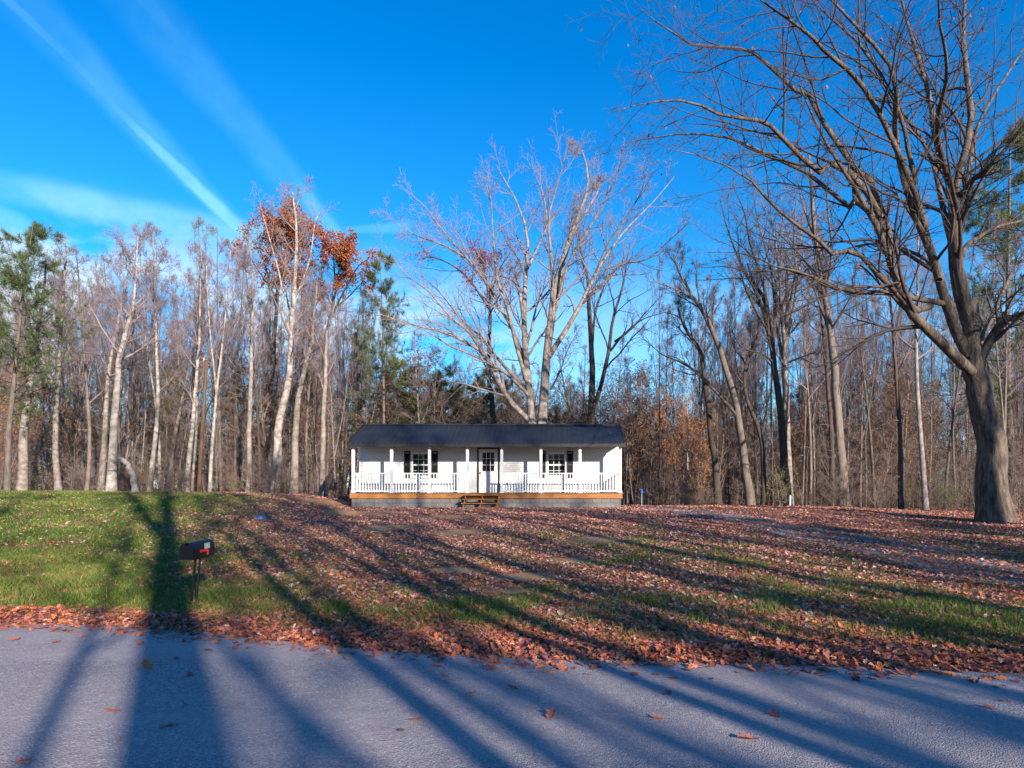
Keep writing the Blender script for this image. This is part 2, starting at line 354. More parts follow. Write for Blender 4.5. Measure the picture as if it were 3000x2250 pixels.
# gravel driveway: from the right edge of the lawn round to the house's right end
drv = [pground(3000, 1700), pground(2650, 1610), pground(2350, 1562), pground(2150, 1520), pground(1990, 1497), pground(1890, 1487), ]
drv = [(drv[0][0] + 12, drv[0][1] - 2.5)] + drv + [(4.6, 34.0)]
dp = np.array(drv); s_ = np.linspace(0, len(dp) - 1, 90)
cx = np.interp(s_, range(len(dp)), dp[:, 0]); cy = np.interp(s_, range(len(dp)), dp[:, 1])
for _ in range(6): cx[1:-1] = (cx[:-2] + 2 * cx[1:-1] + cx[2:]) / 4; cy[1:-1] = (cy[:-2] + 2 * cy[1:-1] + cy[2:]) / 4
tx, ty = np.gradient(cx), np.gradient(cy); L_ = np.hypot(tx, ty); nx_, ny_ = -ty / L_, tx / L_
ww = np.linspace(-1.0, 1.0, 11)
DX = cx[None] + nx_[None] * ww[:, None] * (1 + .25 * fbm(cx, cy, 1.3, 4))[None]; DY = cy[None] + ny_[None] * ww[:, None] * (1 + .25 * fbm(cx, cy, 1.3, 14))[None]
DZ = terrain(DX, DY) + .02
gravel = material('gravel', (.27, .25, .24), .95, scale=14, col2=(.17, .15, .14), bump=.9, bscale=70)
tag(link('gravel_driveway', np_mesh('gravel_driveway', np.stack([DX, DY, DZ], -1).reshape(-1, 3), grid_quads(90, 11), mat=gravel)), kind='structure')
def on_drive(x, y):
    o = np.zeros_like(x)
    for i in range(0, 90, 2): o = np.maximum(o, (np.hypot(x - cx[i], y - cy[i]) < .95))
    return o

# ------------------------------------------------------------------ the cabin
ZG, ZD = .80, 1.43                       # ground and deck level
XL, XR, YP, YW, YB = -9.20, 2.93, 28.80, 30.10, 33.00
house = empty('cabin', ((XL + XR) / 2, YW, ZG), 'small white cabin with dark metal roof and full length front porch before the woods', 'house')
H0 = np.array(house.location)
def hb(): return MB(H0)
# foundation blocks, laid in running bond with recessed mortar
core = hb().box((XL + .03, YP + .06, ZG - .5), (XR - .03, YP + .17, 1.21)).box((XL + .03, YP + .17, ZG - .5), (XL + .14, YB, 1.21)).box((XR - .14, YP + .17, ZG - .5), (XR - .03, YB, 1.21)).box((XL + .14, YB - .12, ZG - .5), (XR - .14, YB, 1.21))
found = core.build('foundation', M['mortar'], house)
bl = MB().box((-.196, 0, 0), (.196, .07, .188)).mesh('foundation_block', M['block'], .006)
half = MB().box((-.096, 0, 0), (.096, .07, .188)).mesh('foundation_block', M['block'], .006)
for c, z in enumerate((ZG - .195, ZG + .008, ZG + .212)):
    x = XL + .02
    while x < XR - .05:
        w = .2 if (x < XL + .1 and c % 2) or XR - x < .39 else .4
        if x + w > XR + .03: break
        link('foundation_block', bl if w == .4 else half, found, np.array((x + w / 2, YP + .035 + random.uniform(-.004, .004), z)) - H0)
        x += w
# rim boards and deck boards
xs = [XL - .05, (1220 - VX) / 65.4, (1372 - VX) / 65.4, (1620 - VX) / 65.4, XR + .03]
for a, b in zip(xs[:-1], xs[1:]):
    hb().box((a + .003, YP - .02, 1.212), (b - .003, YP + .025, 1.418)).build('rim_board', M['lumber'], house, .004)
hb().box((XL - .05, YP + .027, 1.212), (XL - .012, YW + .02, 1.418)).build('rim_board', M['lumber'], house, .004)
hb().box((XR - .01, YP + .027, 1.212), (XR + .03, YW + .02, 1.418)).build('rim_board', M['lumber'], house, .004)
db = MB().box((-.069, YP - .055 - YP, 0), (.069, YW - YP - .002, .034)).mesh('deck_board', M['deck'], .004)
n = int((XR - XL + .1) / .145)
for i in range(n + 1):
    link('deck_board', db, house, np.array((XL - .03 + .07 + i * (XR - XL - .02) / n * 1.0, YP, 1.42)) - H0 + np.array((0, 0, random.uniform(-.002, .002))))
# front wall with openings
DOOR = (-3.70, -2.66, ZD + .02, 3.56)
WINS = [(-6.79, -5.87, 2.165, 3.345), (-.455, .455, 2.165, 3.345)]
wall = hb().box((XL + .02, YW + .02, ZD - .2), (XR - .02, YW + .12, 3.84)).box((XL + .02, YW + .12, ZD - .2), (XL + .12, YB, 3.76)).box((XR - .12, YW + .12, ZD - .2), (XR - .02, YB, 3.76)).box((XL + .12, YB - .1, ZD - .2), (XR - .12, YB, 3.66))
RIDGE_Y, RIDGE_Z, EAVE_Y, EAVE_Z, BACK_Y = 30.83, 4.70, 28.52, 3.66, 33.16
for xa in (XL + .02, XR - .12):
    wall.prism([(YW + .02, 3.84), (YB, 3.70), (RIDGE_Y, RIDGE_Z - .10)], xa, xa + .1)
wall = wall.build('wall', M['siding'], house)
# lap siding courses, cut round door and windows
HS = .098
def segs(z0, z1):
    cuts = [(DOOR[0] - .01, DOOR[1] + .01)] if z1 > DOOR[2] and z0 < DOOR[3] + .03 else []
    cuts += [(w[0] - .03, w[1] + .03) for w in WINS if z1 > w[2] - .03 and z0 < w[3] + .03]
    x = XL; out = []
    for a, b in sorted(cuts): out.append((x, a)); x = b
    return out + [(x, XR)]
z = ZD + .03
while z < 3.80:
    for a, b in segs(z, z + HS):
        hb().prism([(YW + .021, z + .006), (YW - .008, z + .006), (YW - .008, z + .020), (YW + .012, z + HS - .002), (YW + .021, z + HS - .002)], a, b).build('siding_board', M['siding'], wall)
    z += HS
for xa in (XL - .03, XR - .05): hb().box((xa, YW - .018, ZD), (xa + .08, YW + .05, 3.80)).build('corner_board', M['white'], house, .003)
# side walls' siding (seen only from aside), joined
sdg = hb(); z = ZD - .15
while z < 4.5:
    w0, w1 = YW + .06, YB
    if z > 3.62:
        w1 = min(YB, RIDGE_Y + (RIDGE_Z - .08 - z) / .46); w0 = max(YW + .06, RIDGE_Y - (RIDGE_Z - .08 - z) / .46)
    if w1 - w0 > .1:
        for sx, xa in ((-1, XL + .018), (1, XR - .018)):
            sdg.pts([(xa + sx * .022, w0, z), (xa + sx * .022, w1, z), (xa, w1, z + HS), (xa, w0, z + HS)], [(0, 1, 2, 3) if sx < 0 else (3, 2, 1, 0)])
    z += HS
tag(sdg.build('side_siding', M['siding'], house), kind='stuff')
# door
dr = hb()
dx0, dx1, dz0, dz1 = DOOR
dm = (dx0 + .075, dx1 - .075)
# slab built as rails and stiles round the nine-lite opening, with two raised panels below
lx0, lx1, lz0, lz1 = (1433 - VX) / 62.6, (1466.5 - VX) / 62.6, 1.75 + (1425 - 1381) / 62.6, 1.75 + (1425 - 1325) / 62.6
lx0, lx1 = (dm[0] + dm[1]) / 2 - .285, (dm[0] + dm[1]) / 2 + .285
yd = YW - .012
slab = hb().box((dm[0], yd, dz0), (dm[1], yd + .04, lz0)).box((dm[0], yd, lz1), (dm[1], yd + .04, dz1 - .07)).box((dm[0], yd, lz0), (lx0, yd + .04, lz1)).box((lx1, yd, lz0), (dm[1], yd + .04, lz1))
door = slab.build('door', M['white'], house)
for a, b in ((dm[0] + .09, (dm[0] + dm[1]) / 2 - .04), ((dm[0] + dm[1]) / 2 + .04, dm[1] - .09)):
    p = hb().box((a, yd - .012, dz0 + .2), (b, yd + .002, lz0 - .14)); p.box((a + .05, yd - .02, dz0 + .25), (b - .05, yd - .011, lz0 - .19))
    p.build('door_panel', M['white'], door, .004)
pw = (lx1 - lx0) / 3; ph = (lz1 - lz0) / 3
pane = MB().box((-pw / 2 + .008, 0, -ph / 2 + .008), (pw / 2 - .008, .008, ph / 2 - .008)).mesh('door_pane', M['glass'])
for i in range(3):
    for j in range(3): link('door_pane', pane, door, np.array((lx0 + pw * (i + .5), yd + .015, lz0 + ph * (j + .5))) - H0)
mt = hb()
for i in range(4): mt.box((lx0 + pw * i - .011, yd - .006, lz0 - .012), (lx0 + pw * i + .011, yd + .012, lz1 + .012))
for j in range(4): mt.box((lx0, yd - .0045, lz0 + ph * j - .011), (lx1, yd + .013, lz0 + ph * j + .011))
mt.build('muntin', M['white'], door)
hb().cyl((dm[0] + .065, yd - .055, 2.38), (dm[0] + .065, yd - .005, 2.38), .033, .022).cyl((dm[0] + .065, yd - .012, 2.38), (dm[0] + .065, yd, 2.38), .038).build('handle', M['black'], door, smooth=False)
fr = hb().box((dx0, YW - .04, dz0), (dx0 + .07, YW + .03, dz1)).box((dx1 - .07, YW - .04, dz0), (dx1, YW + .03, dz1)).box((dx0 + .07, YW - .04, dz1 - .065), (dx1 - .07, YW + .03, dz1))
fr.build('door_frame', M['black'], house, .003)
hb().box((dx0 + .07, YW - .06, dz0 - .018), (dx1 - .07, YW + .02, dz0 + .006)).build('threshold', M['black'], house)
# windows with shutters
def window(x0, x1, z0, z1, sw):
    t = .055; zm = (z0 + z1) / 2
    w = hb().box((x0, YW - .03, z0), (x0 + t, YW + .03, z1)).box((x1 - t, YW - .03, z0), (x1, YW + .03, z1)).box((x0 + t, YW - .03, z1 - t), (x1 - t, YW + .03, z1)).box((x0 + t, YW - .03, z0), (x1 - t, YW + .03, z0 + t))
    f = w.build('window', M['white'], house, .003)
    hb().box((x0 - .02, YW - .055, z0 - .03), (x1 + .02, YW + .02, z0 - .002)).build('sill', M['white'], f, .003)
    ix0, ix1 = x0 + t, x1 - t
    for k, (za, zb, yy) in enumerate(((z0 + t, zm, .006), (zm, z1 - t, -.010))):
        s = hb(); r = .03; y0 = YW + yy - .012
        s.box((ix0, y0, za), (ix0 + r, y0 + .03, zb)).box((ix1 - r, y0, za), (ix1, y0 + .03, zb)).box((ix0 + r, y0, za), (ix1 - r, y0 + .03, za + r)).box((ix0 + r, y0, zb - r), (ix1 - r, y0 + .03, zb))
        a0, a1, b0, b1 = ix0 + r, ix1 - r, za + r, zb - r
        for i in (1, 2): s.box((a0 + (a1 - a0) * i / 3 - .009, y0 + .004, b0), (a0 + (a1 - a0) * i / 3 + .009, y0 + .02, b1))
        s.box((a0, y0 + .0055, (b0 + b1) / 2 - .009), (a1, y0 + .019, (b0 + b1) / 2 + .009))
        s.build('sash', M['white'], f)
        for i in range(3):
            for j in range(2):
                pa, pb = a0 + (a1 - a0) * i / 3 + .009, a0 + (a1 - a0) * (i + 1) / 3 - .009
                qa, qb = b0 + (b1 - b0) * j / 2 + .009, b0 + (b1 - b0) * (j + 1) / 2 - .009
                hb().pts([(pa, y0 + .016, qa), (pb, y0 + .016, qa), (pb, y0 + .016 + random.uniform(-.002, .002), qb), (pa, y0 + .016, qb), (pa, y0 + .024, qa), (pb, y0 + .024, qa), (pb, y0 + .024, qb), (pa, y0 + .024, qb)],
                         [(0, 1, 2, 3), (7, 6, 5, 4), (0, 4, 5, 1), (1, 5, 6, 2), (2, 6, 7, 3), (3, 7, 4, 0)]).build('pane', M['glass'], f)
    for sa in (x0 - .04 - sw, x1 + .04):
        s = hb().box((sa, YW - .045, z0 - .02), (sa + .05, YW - .012, z1 + .06)).box((sa + sw - .05, YW - .045, z0 - .02), (sa + sw, YW - .012, z1 + .06))
        for za, zb in ((z0 - .02, z0 + .05), (zm - .03, zm + .03), (z1 - .01, z1 + .06)): s.box((sa + .05, YW - .045, za), (sa + sw - .05, YW - .012, zb))
        sh = s.build('shutter', M['black'], house, .003)
        lv = hb(); zz = z0 + .055
        while zz < z1 - .05:
            if abs(zz + .02 - zm) > .05: lv.pts([(sa + .05, YW - .036, zz), (sa + sw - .05, YW - .036, zz), (sa + sw - .05, YW - .016, zz + .042), (sa + .05, YW - .016, zz + .042), (sa + .05, YW - .03, zz - .004), (sa + sw - .05, YW - .03, zz - .004), (sa + sw - .05, YW - .011, zz + .038), (sa + .05, YW - .011, zz + .038)],
                [(0, 1, 2, 3), (7, 6, 5, 4), (0, 4, 5, 1), (1, 5, 6, 2), (2, 6, 7, 3), (3, 7, 4, 0)])
            zz += .045
        tag(lv.build('louver', M['black'], sh), kind='stuff')
for w in WINS: window(*w, .29)
hb().box((-.47 - 1.88, YW - .03, 1.80), (-.47 - 1.80, YW - .006, 1.93)).build('outlet_cover', M['black'], house, .006)
# porch posts, railing
PX = [-9.11, -7.39, -5.69, -3.99, -2.45, -.69, 1.06, 2.86]
for i, x in enumerate(PX):
    p = hb().box((x - .06, YP + .01, ZD + .022), (x + .06, YP + .13, 3.555))
    post = p.build('porch_post', M['white'], house, .006)
    hb().box((x - .085, YP - .015, ZD + .0225), (x + .085, YP + .155, ZD + .13)).build('post_base', M['white'], post, .006)
bal = MB().box((-.019, -.019, 0), (.019, .019, .78)).mesh('baluster', M['white'])
def railing(a, b):
    a, b = Vector(a), Vector(b); d = b - a; L = d.length; ux = d.normalized(); along_x = abs(ux.x) > .5
    r = hb()
    def bar(z0, z1, w):
        if along_x: r.box((a.x, a.y - w, z0), (b.x, a.y + w, z1))
        else: r.box((a.x - w, a.y, z0), (a.x + w, b.y, z1))
    bar(2.30, 2.355, .032); rail = r.build('railing', M['white'], house, .005)
    r = hb(); bar(1.515, 1.565, .022); r.build('bottom_rail', M['white'], rail, .004)
    n = max(2, round(L / .127)); 
    for i in range(1, n):
        p = a + d * i / n
        link('baluster', bal, rail, np.array((p.x, p.y, 1.545)) - H0)
for i in range(7):
    if i == 3: continue
    railing((PX[i] + .06, YP + .07, 0), (PX[i + 1] - .06, YP + .07, 0))
railing((PX[0], YP + .13, 0), (PX[0], YW - .02, 0)); railing((PX[-1], YP + .13, 0), (PX[-1], YW - .02, 0))
# porch beam, ceiling, roof
hb().box((XL + .02, YP + .02, 3.556), (XR - .02, YP + .12, 3.70)).build('porch_beam', M['white'], house)
hb().box((XL + .02, YP + .125, 3.64), (XR - .02, YW - .006, 3.665)).build('porch_ceiling', M['deck'], house)
RX0, RX1 = XL - .06, XR + .09
roof = hb().prism([(EAVE_Y + .03, EAVE_Z - .06), (EAVE_Y + .03, EAVE_Z - .02), (RIDGE_Y, RIDGE_Z - .03), (BACK_Y - .03, EAVE_Z - .02), (BACK_Y - .03, EAVE_Z - .06), (RIDGE_Y, RIDGE_Z - .10)], RX0 + .03, RX1 - .03).build('roof', M['black'], house)
def roof_panel(x0, x1, y0, z0, y1, z1, sgn):
    """ribbed sheet: a rib every 0.23 m, running from eave to ridge"""
    prof = []; x = x0; k = 0
    nrib = max(1, round((x1 - x0) / .2286)); st = (x1 - x0) / nrib
    for i in range(nrib):
        xa = x0 + i * st
        prof += [(xa, 0), (xa + st / 2 - .035, 0), (xa + st / 2 - .012, .017), (xa + st / 2 + .012, .017), (xa + st / 2 + .035, 0)]
    prof.append((x1, 0)); n = len(prof); ns = Vector((0, -(z1 - z0), abs(y1 - y0))).normalized(); ns.y = ns.y * sgn
    v = []; 
    for th in (0, -.006):
        for (yy, zz) in ((y0, z0), (y1, z1)):
            for (px, h) in prof: v.append((px, yy + ns.y * (h + th), zz + ns.z * (h + th)))
    f = []
    for i in range(n - 1):
        f += [(i, i + 1, n + i + 1, n + i), (2 * n + i, 3 * n + i, 3 * n + i + 1, 2 * n + i + 1), (i, 2 * n + i, 2 * n + i + 1, i + 1)]
    f += [(0, n, 3 * n, 2 * n), (n - 1, 3 * n - 1, 4 * n - 1, 2 * n - 1)]
    return hb().pts(v, f)
npan = 13; pwid = (RX1 - RX0) / npan
for i in range(npan):
    a, b = RX0 + i * pwid + .0015, RX0 + (i + 1) * pwid - .0015
    dz = random.uniform(0, .003)
    roof_panel(a, b, EAVE_Y, EAVE_Z + dz, RIDGE_Y - .004, RIDGE_Z + dz, 1).build('roof_panel', M['roof'], roof)
    roof_panel(a, b, BACK_Y, EAVE_Z + dz, RIDGE_Y + .004, RIDGE_Z + dz, -1).build('roof_panel', M['roof'], roof)
hb().prism([(RIDGE_Y - .16, RIDGE_Z - .035), (RIDGE_Y - .16, RIDGE_Z - .015), (RIDGE_Y, RIDGE_Z + .055), (RIDGE_Y + .16, RIDGE_Z - .015), (RIDGE_Y + .16, RIDGE_Z - .035), (RIDGE_Y, RIDGE_Z + .030)], RX0 - .02, RX1 + .02).build('ridge_cap', M['roof'], roof)
hb().box((RX0 - .01, EAVE_Y + .005, EAVE_Z - .155), (RX1 + .01, EAVE_Y + .03, EAVE_Z - .012)).build('fascia', M['black'], roof)
cl_ = hb(); st = pwid / 4
for i in range(npan * 4):
    x = RX0 + (i + .5) * st; cl_.box((x - .012, EAVE_Y + .002, EAVE_Z - .006), (x + .012, EAVE_Y + .012, EAVE_Z + .010))
tag(cl_.build('rib_gap_light', M['block'], roof), kind='stuff')  # grey bits stand in for light showing through the rib gaps
for xa in (RX0 - .025, RX1 + .005):
    for ya, s in ((EAVE_Y, 1), (BACK_Y, -1)):
        hb().prism([(ya, EAVE_Z - .15), (ya, EAVE_Z + .028), (RIDGE_Y, RIDGE_Z + .03), (RIDGE_Y, RIDGE_Z - .15)][::s], xa, xa + .02).build('rake_trim', M['black'], roof)

# porch steps: stand on the ground in front of the deck
steps = empty('porch_steps', (-3.27, 28.3, ZG), 'orange lumber steps with open risers leading up to the porch door', 'steps')
S0 = np.array(steps.location)
tz = [1.375, 1.205, 1.03, .845]; ty_ = [28.60, 28.33, 28.06, 27.79]
for z_, y_ in zip(tz, ty_):
    tread_w = .83 + (28.6 - y_) * .04
    MB(S0).box((-3.29 - tread_w, y_ - .15, z_ - .038), (-3.29 + tread_w, y_ + .13, z_)).build('tread', M['lumber'], steps, .004)
for x in (-4.03, -3.29, -2.55):
    st_ = MB(S0)
    prof = [(28.76, 1.18), (28.76, 1.337), (28.49, 1.337)]
    for k in range(1, 4): prof += [(ty_[k] + .16, tz[k] - .039), (ty_[k] - .11, tz[k] - .039)]
    prof += [(27.68, ZG - .1), (28.05, ZG - .1)]
    st_.prism(prof[::-1], x - .02, x + .02).build('stringer', M['lumber'], steps)
for z_ in (1.29,):
    MB(S0).box((-4.0, 28.70, 1.23), (-2.6, 28.76, 1.33)).build('ledger_board', M['lumber'], steps)

# ------------------------------------------------------------------ mailbox
my = 9.3; mx = (580 - VX) / F * my; mb_base = g3(mx, my)
mail = empty('mailbox', mb_base, 'black metal mailbox with a red flag on two thin posts beside the road', 'mailbox')
pxm = F / my; mh = (1768 - 1632) / pxm
yaw = math.radians(85)
def mrot(p):
    x, y, z = p; x2 = x; z2 = z + .05 * x
    return (x2 * math.cos(yaw) - y * math.sin(yaw), x2 * math.sin(yaw) + y * math.cos(yaw), z2)
ln, wd_, ht = .49, .19, .225
def mbody(x0, x1, k=1.0):
    prof = [(-wd_ / 2 * k, mh), (wd_ / 2 * k, mh), (wd_ / 2 * k, mh + ht * .6)] + [(wd_ / 2 * k * math.cos(a), mh + ht * .6 + wd_ * .53 * k * math.sin(a)) for a in np.linspace(.2, math.pi - .2, 9)] + [(-wd_ / 2 * k, mh + ht * .6)]
    m = MB().prism(prof, x0, x1); m.v = [mrot(p) for p in m.v]; return m
mbody(-ln / 2, ln / 2).build('mailbox_body', M['black'], mail)
md = mbody(-ln / 2 - .018, -ln / 2 - .002, 1.06); mdo = md.build('mailbox_door', M['black'], mail)
k_ = MB().box((-ln / 2 - .04, -.02, mh + .21), (-ln / 2 - .018, .02, mh + .235)); k_.v = [mrot(p) for p in k_.v]; k_.build('latch', M['black'], mdo)
fl = MB().box((-.09, -wd_ / 2 - .014, mh + .085), (.08, -wd_ / 2 - .008, mh + .115)).box((.045, -wd_ / 2 - .0145, mh + .03), (.085, -wd_ / 2 - .0075, mh + .086)).box((-.11, -wd_ / 2 - .015, mh + .08), (-.075, -wd_ / 2 - .007, mh + .125)); fl.v = [mrot(p) for p in fl.v]; fl.build('flag', M['red'], mail)
stk = MB().box((.0, -wd_ / 2 - .004, mh + .12), (.125, -wd_ / 2 - .001, mh + .20)); stk.v = [mrot(p) for p in stk.v]; stk.build('sticker', M['postwhite'], mail)
for a in (-.055, .055):
    top = mrot((a, 0, mh)); MB().cyl((top[0] - .08, top[1] + .0, -.15), top, .016, .016, 8).build('post', M['black'], mail)
br = MB().box((-.14, -.05, mh - .02), (.14, .05, mh - .001)); br.v = [mrot(p) for p in br.v]; br.build('bracket', M['black'], mail)

# ------------------------------------------------------------------ pole, wire, small things by the wood
pb = p3(580, 1446, 34.0); pt = p3(606, 1048, 34.0)
pole = empty('utility_pole', (pb[0], 34.0, float(terrain(pb[0], 34.0))), 'brown wooden utility pole leaning slightly right among the pale trunks on the left', 'utility pole')
PB = np.array(pole.location)
MB(PB).cyl((pb[0], 34, PB[2] - .4), tuple(pt), .105, .08, 12).build('pole', M['pole'], pole, smooth=False)
MB(PB).cyl(tuple(pt + np.array((-.1, -.12, -.12))), tuple(pt + np.array((.1, -.12, -.12))), .02, n=6).build('bolt', M['steel'], pole)
MB(PB).cyl(tuple(pt + np.array((-.08, -.16, -.18))), tuple(pt + np.array((-.08, -.16, -.04))), .04, .03, 8).build('insulator', M['postwhite'], pole)
w0 = pt + np.array((-.08, -.18, -.1)); w1 = p3(-420, 860, 26.0)
wp = [w0 + (w1 - w0) * t - np.array((0, 0, 1)) * 1.5 * 4 * t * (1 - t) * .55 for t in np.linspace(0, 1, 24)]
wm = MB()
for a, b in zip(wp[:-1], wp[1:]): wm.cyl(a, b, .014, n=5)
tag(wm.build('overhead_wire', M['cable']), 'thin black wire sagging from the wooden pole towards the left edge', 'wire')
hx, hy = (1880 - VX) / F * 31.0, 31.0
hyd = empty('yard_hydrant', g3(hx, hy), 'blue topped yard hydrant on a thin pipe just right of the cabin', 'hydrant')
hz = 1.75 + (1425 - 1440) / F * hy - hyd.location.z
MB().cyl((0, 0, -.2), (0, 0, hz), .022, n=8).build('pipe', M['steel'], hyd)
MB().cyl((0, 0, hz - .12), (0, 0, hz + .10), .05, .042, 10).cyl((0, 0, hz + .02), (.13, -.03, hz - .05), .026, .022, 8).build('head', M['blue'], hyd)
MB().box((-.11, -.014, hz + .10), (.03, .014, hz + .125)).cyl((-.1, 0, hz + .03), (-.1, 0, hz + .10), .012, n=6).build('handle', M['blue'], hyd)
qx, qy = (2314 - VX) / F * 31.5, 31.5
mk = empty('marker_post', g3(qx, qy), 'short pale marker post at the edge of the right wood', 'post')
mh2 = 1.75 + (1425 - 1452) / F * qy - mk.location.z
MB().cyl((0, 0, -.2), (.01, 0, mh2), .06, .055, 10).build('post', M['postwhite'], mk)
MB().cyl((.01, 0, mh2), (.01, 0, mh2 + .03), .068, .05, 10).build('cap', M['postwhite'], mk)
lx, ly = pground(762, 1519)
lid = empty('well_lid', g3(lx, ly), 'small blue plastic lid lying in the grass left of the porch', 'lid')
MB().cyl((0, 0, -.03), (0, 0, .07), .20, .19, 16).build('lid', M['blue'], lid)
MB().cyl((0, 0, .07), (0, 0, .10), .06, .05, 10).build('knob', M['blue'], lid)

# ------------------------------------------------------------------ trees: growth
def norm(a): return a / np.maximum(np.linalg.norm(a, axis=-1, keepdims=True), 1e-9)
def grow(st, d, L, r0, n, up, jit, tip=.25, bend=None, r=rng):
    """march B branches of n points; up lifts the heading, jit wanders"""
    B = len(st); P = np.empty((B, n, 3)); P[:, 0] = st; d = norm(d); step = (L / (n - 1))[:, None]
    for i in range(1, n):
        d = d + r.normal(0, jit, (B, 3)); d[:, 2] += up
        if bend is not None: d += bend
        d = norm(d); P[:, i] = P[:, i - 1] + d * step
    t = np.linspace(0, 1, n)[None]
    return P, r0[:, None] * (1 - t * (1 - tip))
def spawn(P, R, k, t0, t1, ang, lenf, rr, r=rng, rmin=.004, azi=None):
    """k children on each of B parents: start, heading, length, radius"""
    B, n, _ = P.shape; C = B * k
    par = np.repeat(np.arange(B), k)
    t = t0 + (t1 - t0) * ((np.tile(np.arange(k), B) + r.uniform(0, 1, C)) / k)
    f = t * (n - 1); i = np.minimum(f.astype(int), n - 2); w = (f - i)[:, None]
    st = P[par, i] * (1 - w) + P[par, i + 1] * w
    tan = norm(P[par, i + 1] - P[par, i])
    rad = R[par, i] * (1 - w[:, 0]) + R[par, i + 1] * w[:, 0]
    ref = np.where(np.abs(tan[:, 2:3]) > .9, np.array([[1.0, 0, 0]]), np.array([[0, 0, 1.0]]))
    u = norm(np.cross(tan, ref)); v = np.cross(tan, u)
    az = np.tile(np.arange(k), B) * 2.4 + np.repeat(r.uniform(0, 6.28, B), k) + r.normal(0, .5, C)
    a = np.radians(r.uniform(ang[0], ang[1], C))[:, None]
    d = tan * np.cos(a) + (u * np.cos(az)[:, None] + v * np.sin(az)[:, None]) * np.sin(a)
    plen = np.linalg.norm(P[:, 1:] - P[:, :-1], axis=-1).sum(1)[par]
    L = lenf(t, plen) * r.uniform(.7, 1.25, C)
    return st, d, L, np.maximum(rad * rr * r.uniform(.8, 1.1, C), rmin)
def tube(P, R, sides, ridges=0.0):
    """tubes for (B,n,3) centre lines; returns verts, quads"""
    B, n, _ = P.shape
    T = norm(np.gradient(P, axis=1)); m = norm(T.mean(1))
    ref = np.where(np.abs(m[:, 2:3]) > .8, np.array([[1.0, .13, 0]]), np.array([[0, .1, 1.0]]))
    U = norm(np.cross(T, np.broadcast_to(ref[:, None], T.shape))); V = np.cross(T, U)
    a = np.linspace(0, 2 * np.pi, sides, endpoint=False)
    rr = R[:, :, None]
    if ridges: rr = rr * (1 + ridges * np.sin(a * 3 + 1)[None, None] + ridges * .6 * np.sin(a * 5 + np.arange(n)[:, None] * .4)[None])
    Q = P[:, :, None] + (U[:, :, None] * np.cos(a)[None, None, :, None] + V[:, :, None] * np.sin(a)[None, None, :, None]) * rr[..., None]
    idx = np.arange(B * n * sides).reshape(B, n, sides)
    q = np.stack([idx[:, :-1], np.roll(idx[:, :-1], -1, 2), np.roll(idx[:, 1:], -1, 2), idx[:, 1:]], -1).reshape(-1, 4)
    return Q.reshape(-1, 3), q[:, ::-1]
class Geo:
    def __init__(s): s.v = []; s.q = []; s.t = []; s.a = []; s.n = 0
    def add(s, v, q=None, t=None, a=None):
        if q is not None: s.q.append(q + s.n)
        if t is not None: s.t.append(t + s.n)
        s.v.append(v); s.a.append(np.zeros(len(v)) if a is None else a); s.n += len(v); return s
    def tubes(s, P, R, sides, ridges=0): return s.add(*tube(P, R, sides, ridges))
    def mesh(s, name, mat, off=(0, 0, 0), smooth=True, attr=False):
        return np_mesh(name, np.concatenate(s.v) - np.array(off), np.concatenate(s.q) if s.q else None, np.concatenate(s.t) if s.t else None, mat, smooth, {'tint': np.concatenate(s.a)} if attr else None)
def leaf_cards(c, size, r=rng, drop=.3, tint=None, aspect=.75):
    """bent four-triangle leaves about centres c"""
    n = len(c); d = norm(r.normal(0, 1, (n, 3)) + np.array([0, 0, -drop])); e = norm(np.cross(d, r.normal(0, 1, (n, 3)))); f = np.cross(d, e)
    s = (size * r.uniform(.6, 1.3, n))[:, None]
    bend = f * s * r.uniform(.1, .3, (n, 1))
    v = np.stack([c, c + d * s * .45 + e * s * aspect * .5 + bend, c + d * s, c + d * s * .45 - e * s * aspect * .5 + bend], 1).reshape(-1, 3)
    i = np.arange(n)[:, None] * 4
    t = np.concatenate([i + np.array([[0, 1, 2]]), i + np.array([[0, 2, 3]])])
    return v, t, np.repeat(r.uniform(0, 1, n) if tint is None else tint, 4)
def needles(c, d, size, r=rng, k=10, width=.014):
    """tufts of thin needle triangles at c pointing along d"""
    n = len(c); par = np.repeat(np.arange(n), k); m = n * k
    dd = norm(d[par] * .75 + r.normal(0, .55, (m, 3))); s = (size * r.uniform(.6, 1.2, m))[:, None]
    e = norm(np.cross(dd, r.normal(0, 1, (m, 3)))) * width * s / size
    b = c[par] + r.normal(0, size * .12, (m, 3))
    v = np.stack([b - e, b + e, b + dd * s], 1).reshape(-1, 3)
    t = np.arange(m * 3).reshape(-1, 3)
    return v, t, np.repeat(np.clip(np.repeat(r.uniform(0, 1, n), k) * .6 + r.uniform(0, .4, m), 0, 1), 3)

